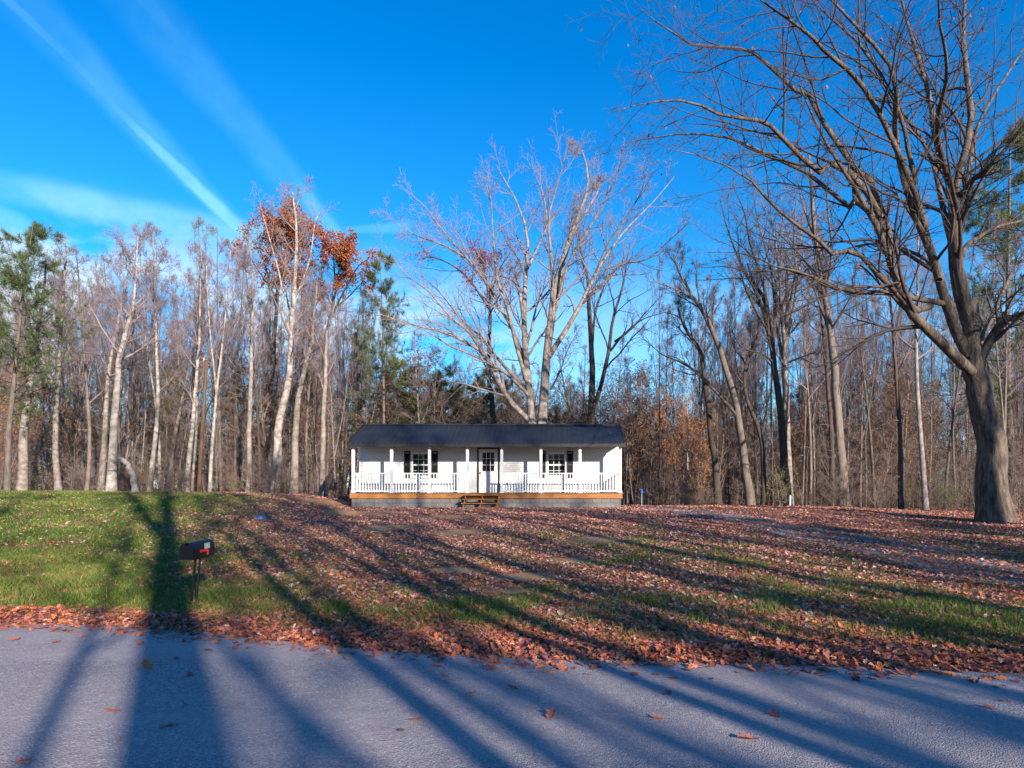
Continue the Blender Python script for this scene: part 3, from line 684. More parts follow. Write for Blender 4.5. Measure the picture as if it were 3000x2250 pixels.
def crown_from(g, P, R, r, k2=6, k3=5, k4=5, l2=.5, l3=.42, l4=.42, up=.06, ang=(25, 55), tips=None, rmin=.006, t0=.2, low=False):
    """secondary, tertiary and twig levels on given limbs"""
    s = spawn(P, R, k2, t0, .97, ang, lambda t, L: L * l2 * (1.15 - .7 * t), .55, r, rmin * 1.6)
    P2, R2 = grow(*s, 8, up, .13, .22, r=r); g.tubes(P2, R2, 4)
    s = spawn(P2, R2, k3, .15, .98, (25, 60), lambda t, L: np.maximum(L * l3 * (1.2 - .6 * t), .25), .6, r, rmin * 1.25)
    P3, R3 = grow(*s, 4, up, .14, .4, r=r); g.tubes(P3, R3, 3)
    ends = [P3]
    if k4:
        s = spawn(P3, R3, k4, .15, 1.0, (25, 60), lambda t, L: np.maximum(L * l4 * (1.2 - .5 * t), .18), .65, r, rmin)
        P4, R4 = grow(*s, 3, up, .16, .45, r=r); g.tubes(P4, R4, 3); ends.append(P4)
    return P2, P3, ends[-1]

def forest_arch(seed, H, r0, clear, spread, k1=15, fork=False, bark='bark_grey', twig='twig', leaf=None, nleaf=0, dens=1.0, wob=.02, tilt=None, faz=None):
    """upright bare woodland tree at the origin; returns {part: mesh}"""
    r = np.random.default_rng(seed); trunk = Geo(); crown = Geo(); out = {}
    P, R = grow(np.zeros((1, 3)) + np.array([0, 0, -.3]), np.array([[r.normal(0, .03), r.normal(0, .03), 1.0]] if tilt is None else [[*tilt, 1.0]]), np.array([H]), np.array([r0]), 16, .02, wob, .12, r=r)
    R[:, 0] *= 1.25; R[:, 1] *= 1.03
    trunk.tubes(P, R, 9, .05)
    trunks = (P, R)
    if fork:
        i = int(16 * clear * .8); d = norm(P[:, i + 1] - P[:, i]); a = r.uniform(0, 6.28) if faz is None else faz
        P1, R1 = grow(P[:, i], d + np.array([[math.cos(a), math.sin(a), 0]]) * .45, np.array([H * (1 - i / 16)]), R[:, i] * .8, 10, .10, wob, .12, r=r)
        trunk.tubes(P1, R1, 8, .04)
    s = spawn(P, R, k1, clear, .97, (28, 58), lambda t, L: spread * (1.25 - .95 * (t - clear) / (1 - clear)), .5, r, .02)
    PL, RL = grow(*s, 7, .10, .07, .22, r=r); crown.tubes(PL, RL, 5)
    if fork:
        s = spawn(P1, R1, max(4, k1 // 2), .25, .97, (25, 55), lambda t, L: spread * (1.1 - .7 * t), .5, r, .018)
        PF, RF = grow(*s, 7, .10, .07, .22, r=r); crown.tubes(PF, RF, 5); PL = np.concatenate([PL, PF]); RL = np.concatenate([RL, RF])
    k = lambda q: max(2, round(q * dens))
    P2, P3, PE = crown_from(crown, PL, RL, r, k(7), k(5), k(5), up=.07)
    # short dead snags low on the bole
    s = spawn(P, R, 7, .12, clear, (60, 95), lambda t, L: np.full_like(t, .9), .18, r, .01)
    PS, RS = grow(*s, 4, -.02, .15, .3, r=r); crown.tubes(PS, RS, 3)
    out['trunk'] = trunk.mesh('trunk', M[bark]); out['crown'] = crown.mesh('crown', M[twig])
    if leaf:
        e = PE[:, -1]; e = e[r.integers(0, len(e), nleaf)] + r.normal(0, .16, (nleaf, 3))
        g = Geo(); g.add(*[x if i != 1 else None for i, x in enumerate(leaf_cards(e, .17, r))][:1]) if False else None
        v, t, a = leaf_cards(e, .19, r); g = Geo().add(v, None, t, a)
        out['foliage'] = g.mesh('foliage', M[leaf], smooth=False, attr=True)
    return out
def sapling_arch(seed, H, r0, twig='brush', leaf=None, nleaf=0, k1=16, spread=1.6, low=.12):
    r = np.random.default_rng(seed); trunk = Geo(); crown = Geo(); out = {}
    P, R = grow(np.array([[0, 0, -.2]]), np.array([[r.normal(0, .06), r.normal(0, .06), 1.0]]), np.array([H]), np.array([r0]), 10, .02, .06, .15, r=r)
    trunk.tubes(P, R, 6)
    s = spawn(P, R, k1, low, .97, (30, 75), lambda t, L: spread * (1.15 - .6 * t), .5, r, .010)
    PL, RL = grow(*s, 5, .06, .10, .3, r=r); crown.tubes(PL, RL, 3)
    s = spawn(PL, RL, 6, .15, .98, (25, 60), lambda t, L: L * .5, .6, r, .007); P2, R2 = grow(*s, 4, .05, .13, .4, r=r); crown.tubes(P2, R2, 3)
    s = spawn(P2, R2, 4, .15, .98, (25, 60), lambda t, L: L * .5, .7, r, .006); P3, R3 = grow(*s, 3, .04, .15, .5, r=r); crown.tubes(P3, R3, 3)
    out['trunk'] = trunk.mesh('trunk', M['bark_grey']); out['crown'] = crown.mesh('crown', M[twig])
    if leaf:
        e = P3[:, -1]; e = e[r.integers(0, len(e), nleaf)] + r.normal(0, .12, (nleaf, 3))
        v, t, a = leaf_cards(e, .075, r); out['foliage'] = Geo().add(v, None, t, a).mesh('foliage', M[leaf], smooth=False, attr=True)
    return out
def pine_arch(seed, H, r0, clear, spread, layers, mat='needle', bark='bark_grey', tuft=.42, dens=1.0):
    r = np.random.default_rng(seed); trunk = Geo(); limbs = Geo(); fol = Geo()
    P, R = grow(np.array([[0, 0, -.3]]), np.array([[r.normal(0, .02), r.normal(0, .02), 1.0]]), np.array([H]), np.array([r0]), 14, .02, .02, .1, r=r); trunk.tubes(P, R, 9, .04)
    s = spawn(P, R, layers, clear, .985, (62, 98), lambda t, L: spread * (1.1 - .85 * (t - clear) / (1 - clear)) * r.uniform(.55, 1.25, len(t)), .32, r, .014)
    PL, RL = grow(*s, 6, .03, .06, .25, r=r); limbs.tubes(PL, RL, 4)
    s = spawn(PL, RL, round(9 * dens), .25, 1.0, (25, 60), lambda t, L: L * .36, .5, r, .008); P2, R2 = grow(*s, 4, .05, .08, .4, r=r); limbs.tubes(P2, R2, 3)
    c = np.concatenate([P2[:, 1], P2[:, 2], P2[:, 3], P2[:, 3]]); d = norm(np.concatenate([P2[:, 3] - P2[:, 0]] * 4)) + np.array([0, 0, .25])
    fol.add(*[None]) if False else None
    v, t, a = needles(c, d, tuft, r, 15, .013); fol.add(v, None, t, a)
    return {'trunk': trunk.mesh('trunk', M[bark]), 'limb': limbs.mesh('limb', M['twig_dark']), 'foliage': fol.mesh('foliage', M[mat], smooth=False, attr=True)}

def plant(arch, x, y, H=None, H0=None, thick=1.0, rz=None, lean=(0, 0), label='', cat='tree', name='bare_tree', group=None, bark=None, twig=None, sxy=None):
    """stand one tree of an archetype at x, y"""
    s = (H / H0) if H else 1.0
    e = empty(name, g3(x, y), label, cat, group); e.scale = ((sxy or s),) * 2 + (s,)
    e.rotation_euler = (lean[0], lean[1], random.uniform(0, 6.28) if rz is None else rz)
    for part, me in arch.items():
        o = link(part, me, e)
        if part == 'trunk' and thick != 1.0: o.scale = (thick, thick, 1)
        m = bark if part == 'trunk' else twig if part in ('crown', 'limb') else None
        if m: o.material_slots[0].link = 'OBJECT'; o.material_slots[0].material = M[m]
    return e
def smooth_line(pts, n):
    """Catmull-Rom through points"""
    p = np.array(pts, float); p = np.vstack([2 * p[0] - p[1], p, 2 * p[-1] - p[-2]])
    seg = len(p) - 3; o = []
    for u in np.linspace(0, seg - 1e-6, n):
        i = int(u); t = u - i; a, b, c, d = p[i:i + 4]
        o.append(.5 * ((2 * b) + (c - a) * t + (2 * a - 5 * b + 4 * c - d) * t * t + (3 * b - a - 3 * c + d) * t ** 3))
    return np.array(o)
def traced(px, Y, depth=None, n=16):
    """3D line through pixels px at distance Y, leaning nearer or farther by depth (per point)"""
    k = len(px); dpt = np.zeros(k) if depth is None else np.interp(np.linspace(0, 1, k), np.linspace(0, 1, len(depth)), depth)
    return smooth_line([p3(x, y, Y + d) for (x, y), d in zip(px, dpt)], n)
def hero(name, label, trunk_px, Y, w0, w1, limbs=(), bark='bark_grey', twig='twig', base=None, seed=1, up=.06, dens=(7, 5, 5), l2=.42, own=(6, 2.2), own_t=.45, jit=.02, leaf=None, sides=10, cat='tree', rmin=.006, flare=1.35, nleaf=0, lsize=.2, group=None, bscale=1):
    """tree whose trunk and main limbs follow lines seen in the photograph"""
    r = np.random.default_rng(seed); P = traced(trunk_px, Y, None, 18)
    P[:, :2] += r.normal(0, jit, (18, 2)); bz = float(terrain(P[0, 0], P[0, 1])); P[0, 2] = min(P[0, 2], bz) - .3
    R = np.linspace(w0, w1, 18); R[0] *= flare; R[1] *= 1 + (flare - 1) * .3
    e = empty(name, (P[0, 0], P[0, 1], bz), label, cat, group); O = np.array(e.location)
    Geo().tubes(P[None], R[None], sides, .05)
    link('trunk', Geo().tubes(P[None], R[None], 18 if w0 > .3 else sides, .06).mesh('trunk', M[bark], O), e)
    crown = Geo(); LP, LR = [], []
    for (px, ra, rb, dep) in limbs:
        rb = min(rb * .55, .022) if rb < .06 else rb; Q = traced(px, Y, dep, 16); Q[1:] += np.cumsum(r.normal(0, jit * .8, (15, 3)), 0) * .5
        q = np.linspace(ra, rb, 16)
        link('limb', Geo().tubes(Q[None], q[None], 8, .03).mesh('limb', M[bark], O), e)
        LP.append(Q); LR.append(q)
    if own[0]:
        s = spawn(P[None], R[None], own[0], own_t, .98, (25, 55), lambda t, L: own[1] * (1.2 - .7 * (t - own_t) / (1 - own_t)), .5, r, .02)
        PO, RO = grow(*s, 16, up * .6, .05, .2, r=r); crown.tubes(PO, RO, 5)
        LP += list(PO); LR += list(RO)
    LP = np.array(LP); LR = np.array(LR)
    P2, P3, PE = crown_from(crown, LP, LR, r, *dens, l2=l2, up=up, rmin=rmin)
    link('crown', crown.mesh('crown', M[twig], O), e)
    if leaf:
        c = PE[:, -1]; c = c[r.integers(0, len(c), nleaf)] + r.normal(0, .14, (nleaf, 3))
        c = c[np.sin(c[:, 0] * 2.1 + 1) + np.sin(c[:, 2] * 2.3 + seed) + np.sin(c[:, 1] * 1.9) + .5 * np.sin(c[:, 0] * 5 + c[:, 2] * 4) > -.95]
        v, t, a = leaf_cards(c, lsize, r); link('foliage', Geo().add(v, None, t, a).mesh('foliage', M[leaf], O, False, True), e)
    return e
def scl(pts, o, s): return [(o[0] + x / s, o[1] + y / s) for x, y in pts]

# --- pale maple rising behind the cabin
m_ = lambda *p: scl(p, (1100, 350), 1.783)
hero('pale_maple', 'tall pale barked bare maple with many spreading limbs right behind the cabin roof', [(1578, 1480), (1578, 1400), (1580, 1300), (1588, 1240), (1594, 1150), (1600, 1060), (1612, 960), (1626, 850), (1650, 760), (1672, 690), (1700, 610), (1722, 560), (1720, 500), (1705, 440)], 37.0, .36, .03,
    [(m_((850, 1640), (820, 1590), (810, 1440), (790, 1250), (780, 1080), (785, 900), (795, 750), (800, 600), (740, 420), (670, 300), (640, 240)), 0.249, 0.023, (0, 0, 1.5, 2.5)),
     (m_((880, 1470), (890, 1200), (915, 1000), (925, 850), (915, 690), (905, 500), (960, 300), (1000, 130)), 0.166, 0.023, (0, -1.0, -2.5)),
     (m_((905, 1240), (1000, 1090), (1075, 960), (1150, 800), (1240, 660), (1310, 570), (1440, 440), (1560, 300)), 0.158, 0.023, (0, 1, 2.5)),
     (m_((1080, 960), (1200, 850), (1280, 760), (1420, 730), (1560, 610), (1640, 540)), 0.091, 0.015, (.6, -1, -3)),
     (m_((915, 1410), (970, 1310), (1010, 1200), (1070, 1090)), 0.066, 0.015, (0, -1, -1.5)),
     (m_((808, 1420), (740, 1200), (690, 1000), (640, 860), (620, 700), (610, 550), (600, 420), (560, 300)), 0.124, 0.019, (0, -1.2, -3)),
     (m_((800, 1380), (740, 1150), (660, 1000), (580, 860), (480, 700), (430, 600), (330, 500)), 0.116, 0.019, (0, 1.2, 3)),
     (m_((830, 1620), (800, 1570), (700, 1470), (640, 1370), (560, 1220), (450, 1150), (320, 1100), (220, 1080), (60, 1030), (-60, 990)), 0.199, 0.019, (0, -1.5, -4)),
     (m_((808, 1450), (700, 1340), (600, 1280), (480, 1220), (380, 1180), (250, 1100), (130, 1060)), 0.108, 0.015, (0, -2.5, -5)),
     (m_((560, 1220), (480, 1100), (390, 1030), (280, 900), (150, 800), (40, 640)), 0.100, 0.015, (-.9, 0, 1.5)),
     (m_((806, 1430), (640, 1250), (540, 1130), (440, 1040), (330, 900), (220, 800)), 0.116, 0.015, (0, 2, 4)),
     (m_((640, 930), (540, 800), (470, 720), (400, 640), (330, 560), (260, 460), (160, 370)), 0.083, 0.015, (.8, 1.5, 1)),
     (m_((470, 720), (360, 660), (240, 620), (130, 560), (20, 470)), 0.058, 0.012, (1, 0, -1.5)),
     (m_((940, 1000), (990, 800), (1040, 690), (1120, 560), (1200, 420), (1260, 290), (1280, 220)), 0.100, 0.015, (0, -2, -4)),
     (m_((795, 780), (850, 660), (890, 560), (880, 420), (840, 310), (815, 230)), 0.075, 0.015, (.8, 2, 3.5)),
     (m_((1010, 650), (1060, 540), (1150, 400), (1175, 320), (1165, 240)), 0.075, 0.015, (0, 1.5, 3)),
     (m_((1150, 800), (1220, 640), (1330, 480), (1400, 360), (1420, 250)), 0.066, 0.015, (.8, -1, -2.5)),
     (m_((775, 1060), (750, 900), (738, 830), (728, 760)), 0.108, 0.046, (.1, -.3, -.5))],
    bark='bark_pale', twig='twig_pale', seed=3, dens=(15, 6, 6), l2=.30, own=(4, 2.6), own_t=.5, up=.045, rmin=.0065)
# --- big oak at the right
o_ = lambda *p: scl(p, (2300, 0), 1.037)
o7 = lambda *p: scl(p, (1800, 400), 1.5086)
o9 = lambda *p: scl(p, (1700, 0), 2.5525)
hero('spreading_oak', 'large dark trunked bare oak at the right whose limbs arch over the yard', [(2920, 1540), (2910, 1420), (2902, 1300), (2884, 1200), (2866, 1120), (2854, 1060), (2848, 970), (2846, 880)], 22.0, .53, .24,
    [(o_((570, 1140), (550, 1110), (460, 1020), (390, 950), (340, 850), (290, 720), (240, 620), (180, 520), (110, 400), (40, 250)), 0.202, 0.034, (0, -1.2, -2.5)),
     (o_((565, 1100), (500, 960), (470, 850), (440, 760), (390, 650), (350, 500), (330, 380), (330, 230), (260, 130), (150, 10), (100, -60)), 0.185, 0.034, (0, -1, -3.5)),
     (o_((575, 1060), (530, 900), (510, 750), (505, 580), (460, 430), (440, 300), (400, 150), (370, 30), (350, -90)), 0.193, 0.034, (0, 1, 2)),
     (o_((580, 1080), (560, 950), (530, 780), (520, 600), (570, 400), (560, 250), (550, 100), (560, 0), (570, -120)), 0.202, 0.043, (0, -.5, 1)),
     (o_((510, 930), (480, 920), (400, 910), (340, 890), (200, 895), (120, 860), (0, 820)) + o7((900, 630), (820, 605), (700, 570), (600, 520), (420, 520)), 0.109, 0.015, (0, -1.5, -3)),
     (o_((440, 930), (390, 940), (330, 880), (280, 830), (210, 760)) + o7((980, 520), (890, 440), (780, 370), (680, 280), (600, 190), (430, 100), (260, 60)), 0.109, 0.015, (-.5, -2.5, -4.5)),
     (o_((310, 700), (260, 640), (210, 600)) + o7((1056, 310), (900, 170)) + o9((1500, 1180), (1150, 1030), (820, 1000), (550, 1040), (360, 1085)), 0.118, 0.013, (-.8, 1, 2.5)),
     (o_((290, 660), (230, 560), (150, 500)) + o9((1790, 1300), (1590, 1130), (1440, 960), (1320, 910), (1090, 890), (930, 820), (700, 770), (430, 810), (200, 880)), 0.109, 0.012, (-.8, -3, -5)),
     (o_((330, 840), (310, 700), (260, 560)) + o9((2040, 1250), (1800, 900), (1700, 720), (1600, 680), (1400, 480), (1290, 390), (1200, 370), (940, 350), (820, 330), (680, 240), (550, 160), (440, 70), (380, 0)), 0.118, 0.012, (-.5, 1.5, 3)),
     (o_((440, 760), (400, 600), (300, 380)) + o9((2042, 580), (1850, 430), (1700, 280), (1540, 150), (1340, 10), (1200, -120)), 0.109, 0.015, (-.5, -3, -6)),
     (o_((575, 1130), (590, 1100), (640, 1000), (660, 970), (726, 960), (800, 930), (880, 860)), 0.185, 0.060, (0, -.5, -1)),
     (o_((510, 620), (560, 560), (620, 500), (726, 400), (830, 300)), 0.109, 0.025, (0, -2, -3)),
     (o_((520, 700), (550, 560), (600, 350), (726, 150), (800, 40)), 0.109, 0.025, (.6, 2, 4)),
     (o_((530, 800), (550, 740), (640, 690), (726, 660), (830, 600)), 0.109, 0.025, (0, 1, 3)),
     (o_((470, 850), (440, 800), (360, 760), (250, 740)) + o7((900, 560), (820, 620), (740, 640)), 0.076, 0.017, (-.6, 2, 4)),
     (o_((510, 760), (470, 600), (440, 480), (350, 330), (280, 230), (180, 160), (90, 110), (0, 60)), 0.101, 0.017, (.5, 3, 5)),
     (o_((400, 560), (360, 400), (300, 260), (210, 120), (130, 40), (60, -40)), 0.084, 0.017, (0, -1, -2)),
     (o_((570, 1120), (600, 1010), (640, 900), (690, 800), (750, 720)), 0.126, 0.034, (.2, 2.5, 5)),
     (o_((500, 560), (470, 380), (500, 220), (480, 60), (470, -80)), 0.092, 0.025, (.2, -3, -6))],
    bark='bark_oak', twig='twig_dark', seed=8, dens=(14, 6, 5), l2=.33, own=(0, 0), rmin=.0055, jit=.05, up=.03, flare=1.32, leaf='drybrown', nleaf=700, lsize=.11)
# --- white-barked tree and others traced on the left
t6 = lambda *p: scl(p, (600, 500), 1.746)
hero('white_barked_tree', 'tall white barked tree with a kinked trunk in front of the russet oaks', t6((360, 1650), (372, 1420), (385, 1250), (430, 1090), (440, 850), (455, 640), (470, 420), (465, 250), (450, 110)), 34.5, .24, .03,
    [(t6((440, 850), (400, 700), (385, 560), (340, 400), (300, 250), (280, 180)), .07, .015, (0, -1, -1.5)), (t6((450, 700), (500, 560), (540, 420), (560, 270), (590, 200)), .07, .015, (0, 1, 2)), (t6((432, 1060), (480, 1000), (540, 930), (590, 870)), .06, .015, (0, -1, -2))],
    bark='bark_white', twig='twig_pale', seed=12, own=(18, 2.4), own_t=.42, dens=(7, 6, 5))
hero('bright_trunked_tree', 'bright white trunk leaning slightly right, just left of the bent broken trunk', [(326, 1448), (329, 1330), (336, 1220), (344, 1120), (352, 1040), (372, 950), (392, 880), (400, 790), (404, 690)], 32.5, .22, .02, bark='bark_white', twig='twig_pale', seed=13, own=(18, 2.6), own_t=.42, dens=(7, 6, 5))
hero('bent_broken_trunk', 'pale bent broken trunk hooking over to the left at the lawn edge', [(402, 1452), (392, 1415), (384, 1385), (374, 1362), (360, 1348), (346, 1342)], 31.5, .17, .09, bark='bark_white', twig='twig_pale', seed=14, own=(3, .8), own_t=.6, dens=(3, 2, 0), cat='broken tree')
hero('forked_pale_tree', 'pale tan trunk right of the kinked white barked tree, leaning right higher up', t6((455, 1650), (463, 1400), (475, 1180), (510, 1010), (540, 900), (565, 700), (575, 560)), 36.5, .21, .04, bark='bark_pale', twig='twig', seed=15, own=(11, 2.0), own_t=.5)
hero('slim_pale_tree', 'slim pale trunk standing just left of the dark russet oak trunk', t6((222, 1650), (228, 1400), (235, 1050), (243, 800), (246, 600), (230, 380)), 35.0, .15, .02, bark='bark_pale', twig='twig_pale', seed=16, own=(12, 1.8), own_t=.4, dens=(6, 5, 4))
hero('grey_pale_tree', 'grey white trunk with ragged bark midway between the russet oaks and the cabin', t6((600, 1650), (606, 1420), (612, 1150), (618, 980), (628, 820), (660, 700)), 36.0, .16, .04, bark='bark_pale', twig='twig', seed=17, own=(10, 1.9), own_t=.4)
def crown_oak(name, label, px, Y, w, limbs, seed, leaf, nleaf, lsize=.22, twig='twig_dark', bark='bark_dark', dens=(7, 5, 4), own=(8, 2.6), own_t=.6):
    return hero(name, label, px, Y, w, .05, limbs, bark=bark, twig=twig, seed=seed, leaf=leaf, nleaf=nleaf, lsize=lsize, own=own, own_t=own_t, dens=dens, l2=.45, up=.05)
crown_oak('russet_oak', 'tall dark trunked oak still full of russet leaves, left of the cabin', t6((315, 1650), (320, 1400), (330, 1200), (352, 900), (375, 600), (385, 420), (395, 300)), 44.0, .22,
    [(t6((365, 700), (330, 560), (290, 420), (265, 310)), .09, .02, (0, -1.5, -2)), (t6((372, 620), (420, 480), (460, 360), (500, 270)), .09, .02, (0, 1.5, 2)), (t6((370, 650), (310, 560), (250, 470), (225, 400)), .08, .02, (0, 1, 2)), (t6((380, 520), (470, 430), (550, 370), (580, 330)), .08, .02, (0, -1, -2)), (t6((378, 560), (390, 420), (420, 300), (440, 240)), .08, .02, (0, -2, -3))], 21, 'russet', 17000, .15)
crown_oak('russet_oak', 'smaller orange leaved oak crown between the tall russet oak and the dark pine', t6((560, 1650), (565, 1300), (590, 1000), (640, 760), (680, 560), (690, 420)), 46.0, .17,
    [(t6((640, 760), (720, 600), (780, 500), (830, 460)), .08, .02, (0, -1, -2)), (t6((670, 600), (660, 480), (660, 390), (680, 350)), .07, .02, (0, 1.5, 2)), (t6((650, 700), (600, 560), (600, 460), (620, 410)), .07, .02, (0, -1, -1.5)), (t6((650, 720), (740, 640), (800, 580), (860, 560)), .07, .02, (0, 1, 2.5))], 22, 'russet', 9000, .15, dens=(6, 5, 4))
crown_oak('crimson_leaved_tree', 'thin crown of crimson leaves seen through the pale maple left limbs', m_((620, 1640), (605, 1450), (590, 1330), (595, 1150), (600, 1000), (580, 850), (560, 740)), 43.0, .20,
    [(m_((600, 1000), (500, 850), (400, 760), (290, 720), (220, 730)), .08, .02, (0, -1, -2)), (m_((595, 950), (640, 800), (700, 700), (740, 650)), .07, .02, (0, 1, 2)), (m_((585, 860), (540, 760), (520, 690), (500, 660)), .06, .02, (0, 1, 2))], 23, 'crimson', 1700, .14)
# --- traced trees on the right
hero('twin_stemmed_tree', 'dark twin stemmed bare tree right of the pale maple above the roof', m_((1125, 1640), (1128, 1450), (1130, 1250), (1115, 1000), (1110, 850), (1080, 720), (1060, 600)), 42.0, .25, .03,
    [(m_((1130, 1520), (1170, 1420), (1215, 1230), (1240, 1050), (1290, 880), (1310, 760), (1330, 640)), .17, .025, (0, -1, -1.5)), (m_((1120, 1600), (1040, 1560), (1000, 1450), (975, 1320), (960, 1200)), .10, .02, (0, -1, -1.5)), (m_((1225, 1210), (1300, 1120), (1400, 1040), (1540, 1000)), .09, .02, (-.5, -1, -2)), (m_((1130, 1200), (1150, 1000), (1200, 860), (1230, 700)), .10, .02, (0, 1, 2)), (m_((1250, 1160), (1340, 1090), (1420, 1000), (1520, 900)), .08, .02, (0, 1, 2))],
    bark='bark_dark', twig='twig_dark', seed=31, own=(9, 2.6), own_t=.5)
hero('branchy_dark_tree', 'dark trunk with long low left branch, first thick tree right of the cabin', o7((460, 1650), (445, 1450), (425, 1300), (400, 1080), (380, 960), (340, 890), (300, 830), (280, 760)), 35.0, .20, .04,
    [(o7((432, 1330), (430, 1100), (395, 1060), (300, 1000), (210, 960), (130, 890))[1:], .09, .015, (0, -1.5, -2.5)), (o7((385, 980), (430, 900), (400, 850)), .06, .02, (0, 1, 1)), (o7((320, 860), (280, 800), (200, 780)), .05, .015, (0, 1, 2))], bark='bark_dark', twig='twig_dark', seed=32, own=(8, 2.0), own_t=.55)
hero('leaning_grey_tree', 'tall grey trunk leaning far left, second thick tree right of the cabin', o7((605, 1660), (585, 1500), (565, 1380), (545, 1230), (500, 1050), (450, 900), (390, 770), (340, 700), (280, 590), (265, 520)), 34.0, .24, .04,
    [(o7((545, 1240), (430, 1110), (310, 1000), (230, 965)), .09, .02, (0, -1, -2)), (o7((440, 880), (436, 780), (442, 690)), .10, .05, (0, .3, .5)), (o7((350, 720), (280, 680), (200, 650), (140, 640)), .07, .015, (0, -1, -2)), (o7((380, 760), (360, 620), (380, 520)), .06, .015, (0, 1, 2))], bark='bark_grey', twig='twig_dark', seed=33, own=(9, 2.0), own_t=.55)
hero('slim_dark_tree', 'slim dark forked trunk between the leaning grey tree and the fan crowned pair', o7((655, 1640), (658, 1450), (640, 1300), (575, 1130), (585, 1000), (620, 900), (640, 860)), 37.0, .15, .05, [(o7((575, 1130), (580, 1010), (540, 950), (515, 900)), .06, .02, (0, 1, 1))], bark='bark_dark', twig='twig_dark', seed=34, own=(7, 1.6), own_t=.5)
hero('fan_crowned_tree', 'tall dark trunk with upright fan crown, left of the pair beside the marker post', o7((762, 1630), (752, 1480), (745, 1350), (715, 1080), (690, 900), (670, 750), (610, 630), (590, 560)), 36.0, .26, .05,
    [(o7((690, 900), (640, 720), (560, 560), (500, 400), (470, 280)), .12, .02, (0, 1, 2)), (o7((680, 820), (660, 650), (600, 480), (570, 330), (520, 220)), .12, .02, (0, -1, -2)), (o7((700, 950), (710, 760), (690, 580), (640, 400), (610, 240)), .11, .02, (0, 1.5, 3)), (o7((705, 1000), (650, 960), (560, 930), (500, 800)), .07, .015, (0, -1, -2)), (o7((700, 900), (600, 720), (560, 600), (540, 560)), .08, .02, (0, -2, -3))], bark='bark_dark', twig='twig_dark', seed=35, own=(7, 2.0), own_t=.5, dens=(10, 6, 5))
hero('fan_crowned_tree', 'tall whitish trunk with upright fan crown, right of the pair beside the marker post', o7((768, 1640), (764, 1450), (760, 1300), (755, 1100), (752, 950), (765, 780), (770, 640), (760, 500)), 37.0, .27, .06,
    [(o7((755, 960), (740, 760), (730, 560), (700, 380), (690, 220)), .13, .02, (0, -1, -2)), (o7((760, 900), (800, 720), (820, 560), (830, 400), (850, 280)), .12, .02, (0, 1, 2)), (o7((752, 1020), (720, 850), (715, 660), (740, 480), (750, 300)), .12, .02, (0, 1.5, 3)), (o7((765, 1000), (860, 960), (930, 940)), .06, .015, (0, -1, -2)), (o7((768, 780), (800, 600), (790, 420), (800, 260)), .09, .02, (0, -2, -4))], bark='bark_pale', twig='twig', seed=36, own=(7, 2.0), own_t=.5, dens=(10, 6, 5))
hero('tall_grey_tree', 'very tall grey trunk curving left near its top, left of the spreading oak', o7((1012, 1610), (1005, 1450), (985, 1200), (970, 1000), (955, 870), (930, 700), (890, 450), (870, 200), (860, 80)), 33.0, .27, .06,
    [(o7((890, 450), (830, 300), (800, 150)), .09, .02, (0, 1, 2)), (o7((935, 720), (960, 500), (940, 300), (950, 120)), .09, .02, (0, -1, -2)), (o7((960, 900), (900, 720), (860, 600), (800, 520)), .07, .015, (0, 1, 2))], bark='bark_grey', twig='twig_dark', seed=37, own=(8, 2.2), own_t=.5)

# ------------------------------------------------------------------ woodland trees, copies of a few grown kinds
ARCH = [forest_arch(101, 18, .16, .42, 2.6), forest_arch(102, 18, .17, .50, 2.3, fork=True, bark='bark_pale'), forest_arch(103, 18, .15, .36, 2.4, wob=.026, bark='bark_tan'), forest_arch(104, 18, .18, .46, 3.0, k1=17),
        forest_arch(105, 18, .14, .55, 2.0, k1=13, bark='bark_pale'), forest_arch(106, 18, .16, .38, 2.2, fork=True, wob=.026)]
SAP = [sapling_arch(201, 7, .045), sapling_arch(202, 7, .05, spread=2.0), sapling_arch(203, 7, .04, k1=20, spread=1.4), sapling_arch(204, 7, .05, leaf='beech', nleaf=2600, spread=1.9), sapling_arch(205, 7, .045, leaf='drybrown', nleaf=1300)]
PINE = [pine_arch(301, 18, .22, .30, 4.2, 46), pine_arch(302, 18, .20, .45, 3.4, 34)]
CEDAR = pine_arch(303, 9, .12, .06, 2.6, 44, mat='olive', tuft=.34, dens=.8)
SHRUB = [sapling_arch(401, 2.2, .02, k1=14, spread=.9, low=.03), sapling_arch(402, 2.0, .02, k1=12, spread=.9, low=.03, leaf='drybrown', nleaf=260), sapling_arch(403, 1.8, .018, k1=12, spread=.8, low=.03, leaf='green', nleaf=380)]
def wood(ax, px, Y, ytop, wpx, bark, label, lean=0.0, twig=None, name='bare_tree', cat='tree'):
    X = (px - VX) / F * Y; zb = float(terrain(X, Y)); H = 1.75 + (HY - ytop) / F * Y - zb
    s = H / 18; r = .78 * wpx / 2 / F * Y; r0 = (.16, .17, .15, .18, .14, .16)[ax]
    sxy = .5 * s + .5 * max(.5, min(1.3, r / r0)); 
    return plant(ARCH[ax], X, Y, H, 18, thick=max(.35, r / (r0 * sxy)), lean=(0, math.radians(lean)), label=label, bark=bark, twig=twig, sxy=sxy, name=name, cat=cat)
P_, W_, G_, D_ = 'bark_pale', 'bark_white', 'bark_grey', 'bark_dark'
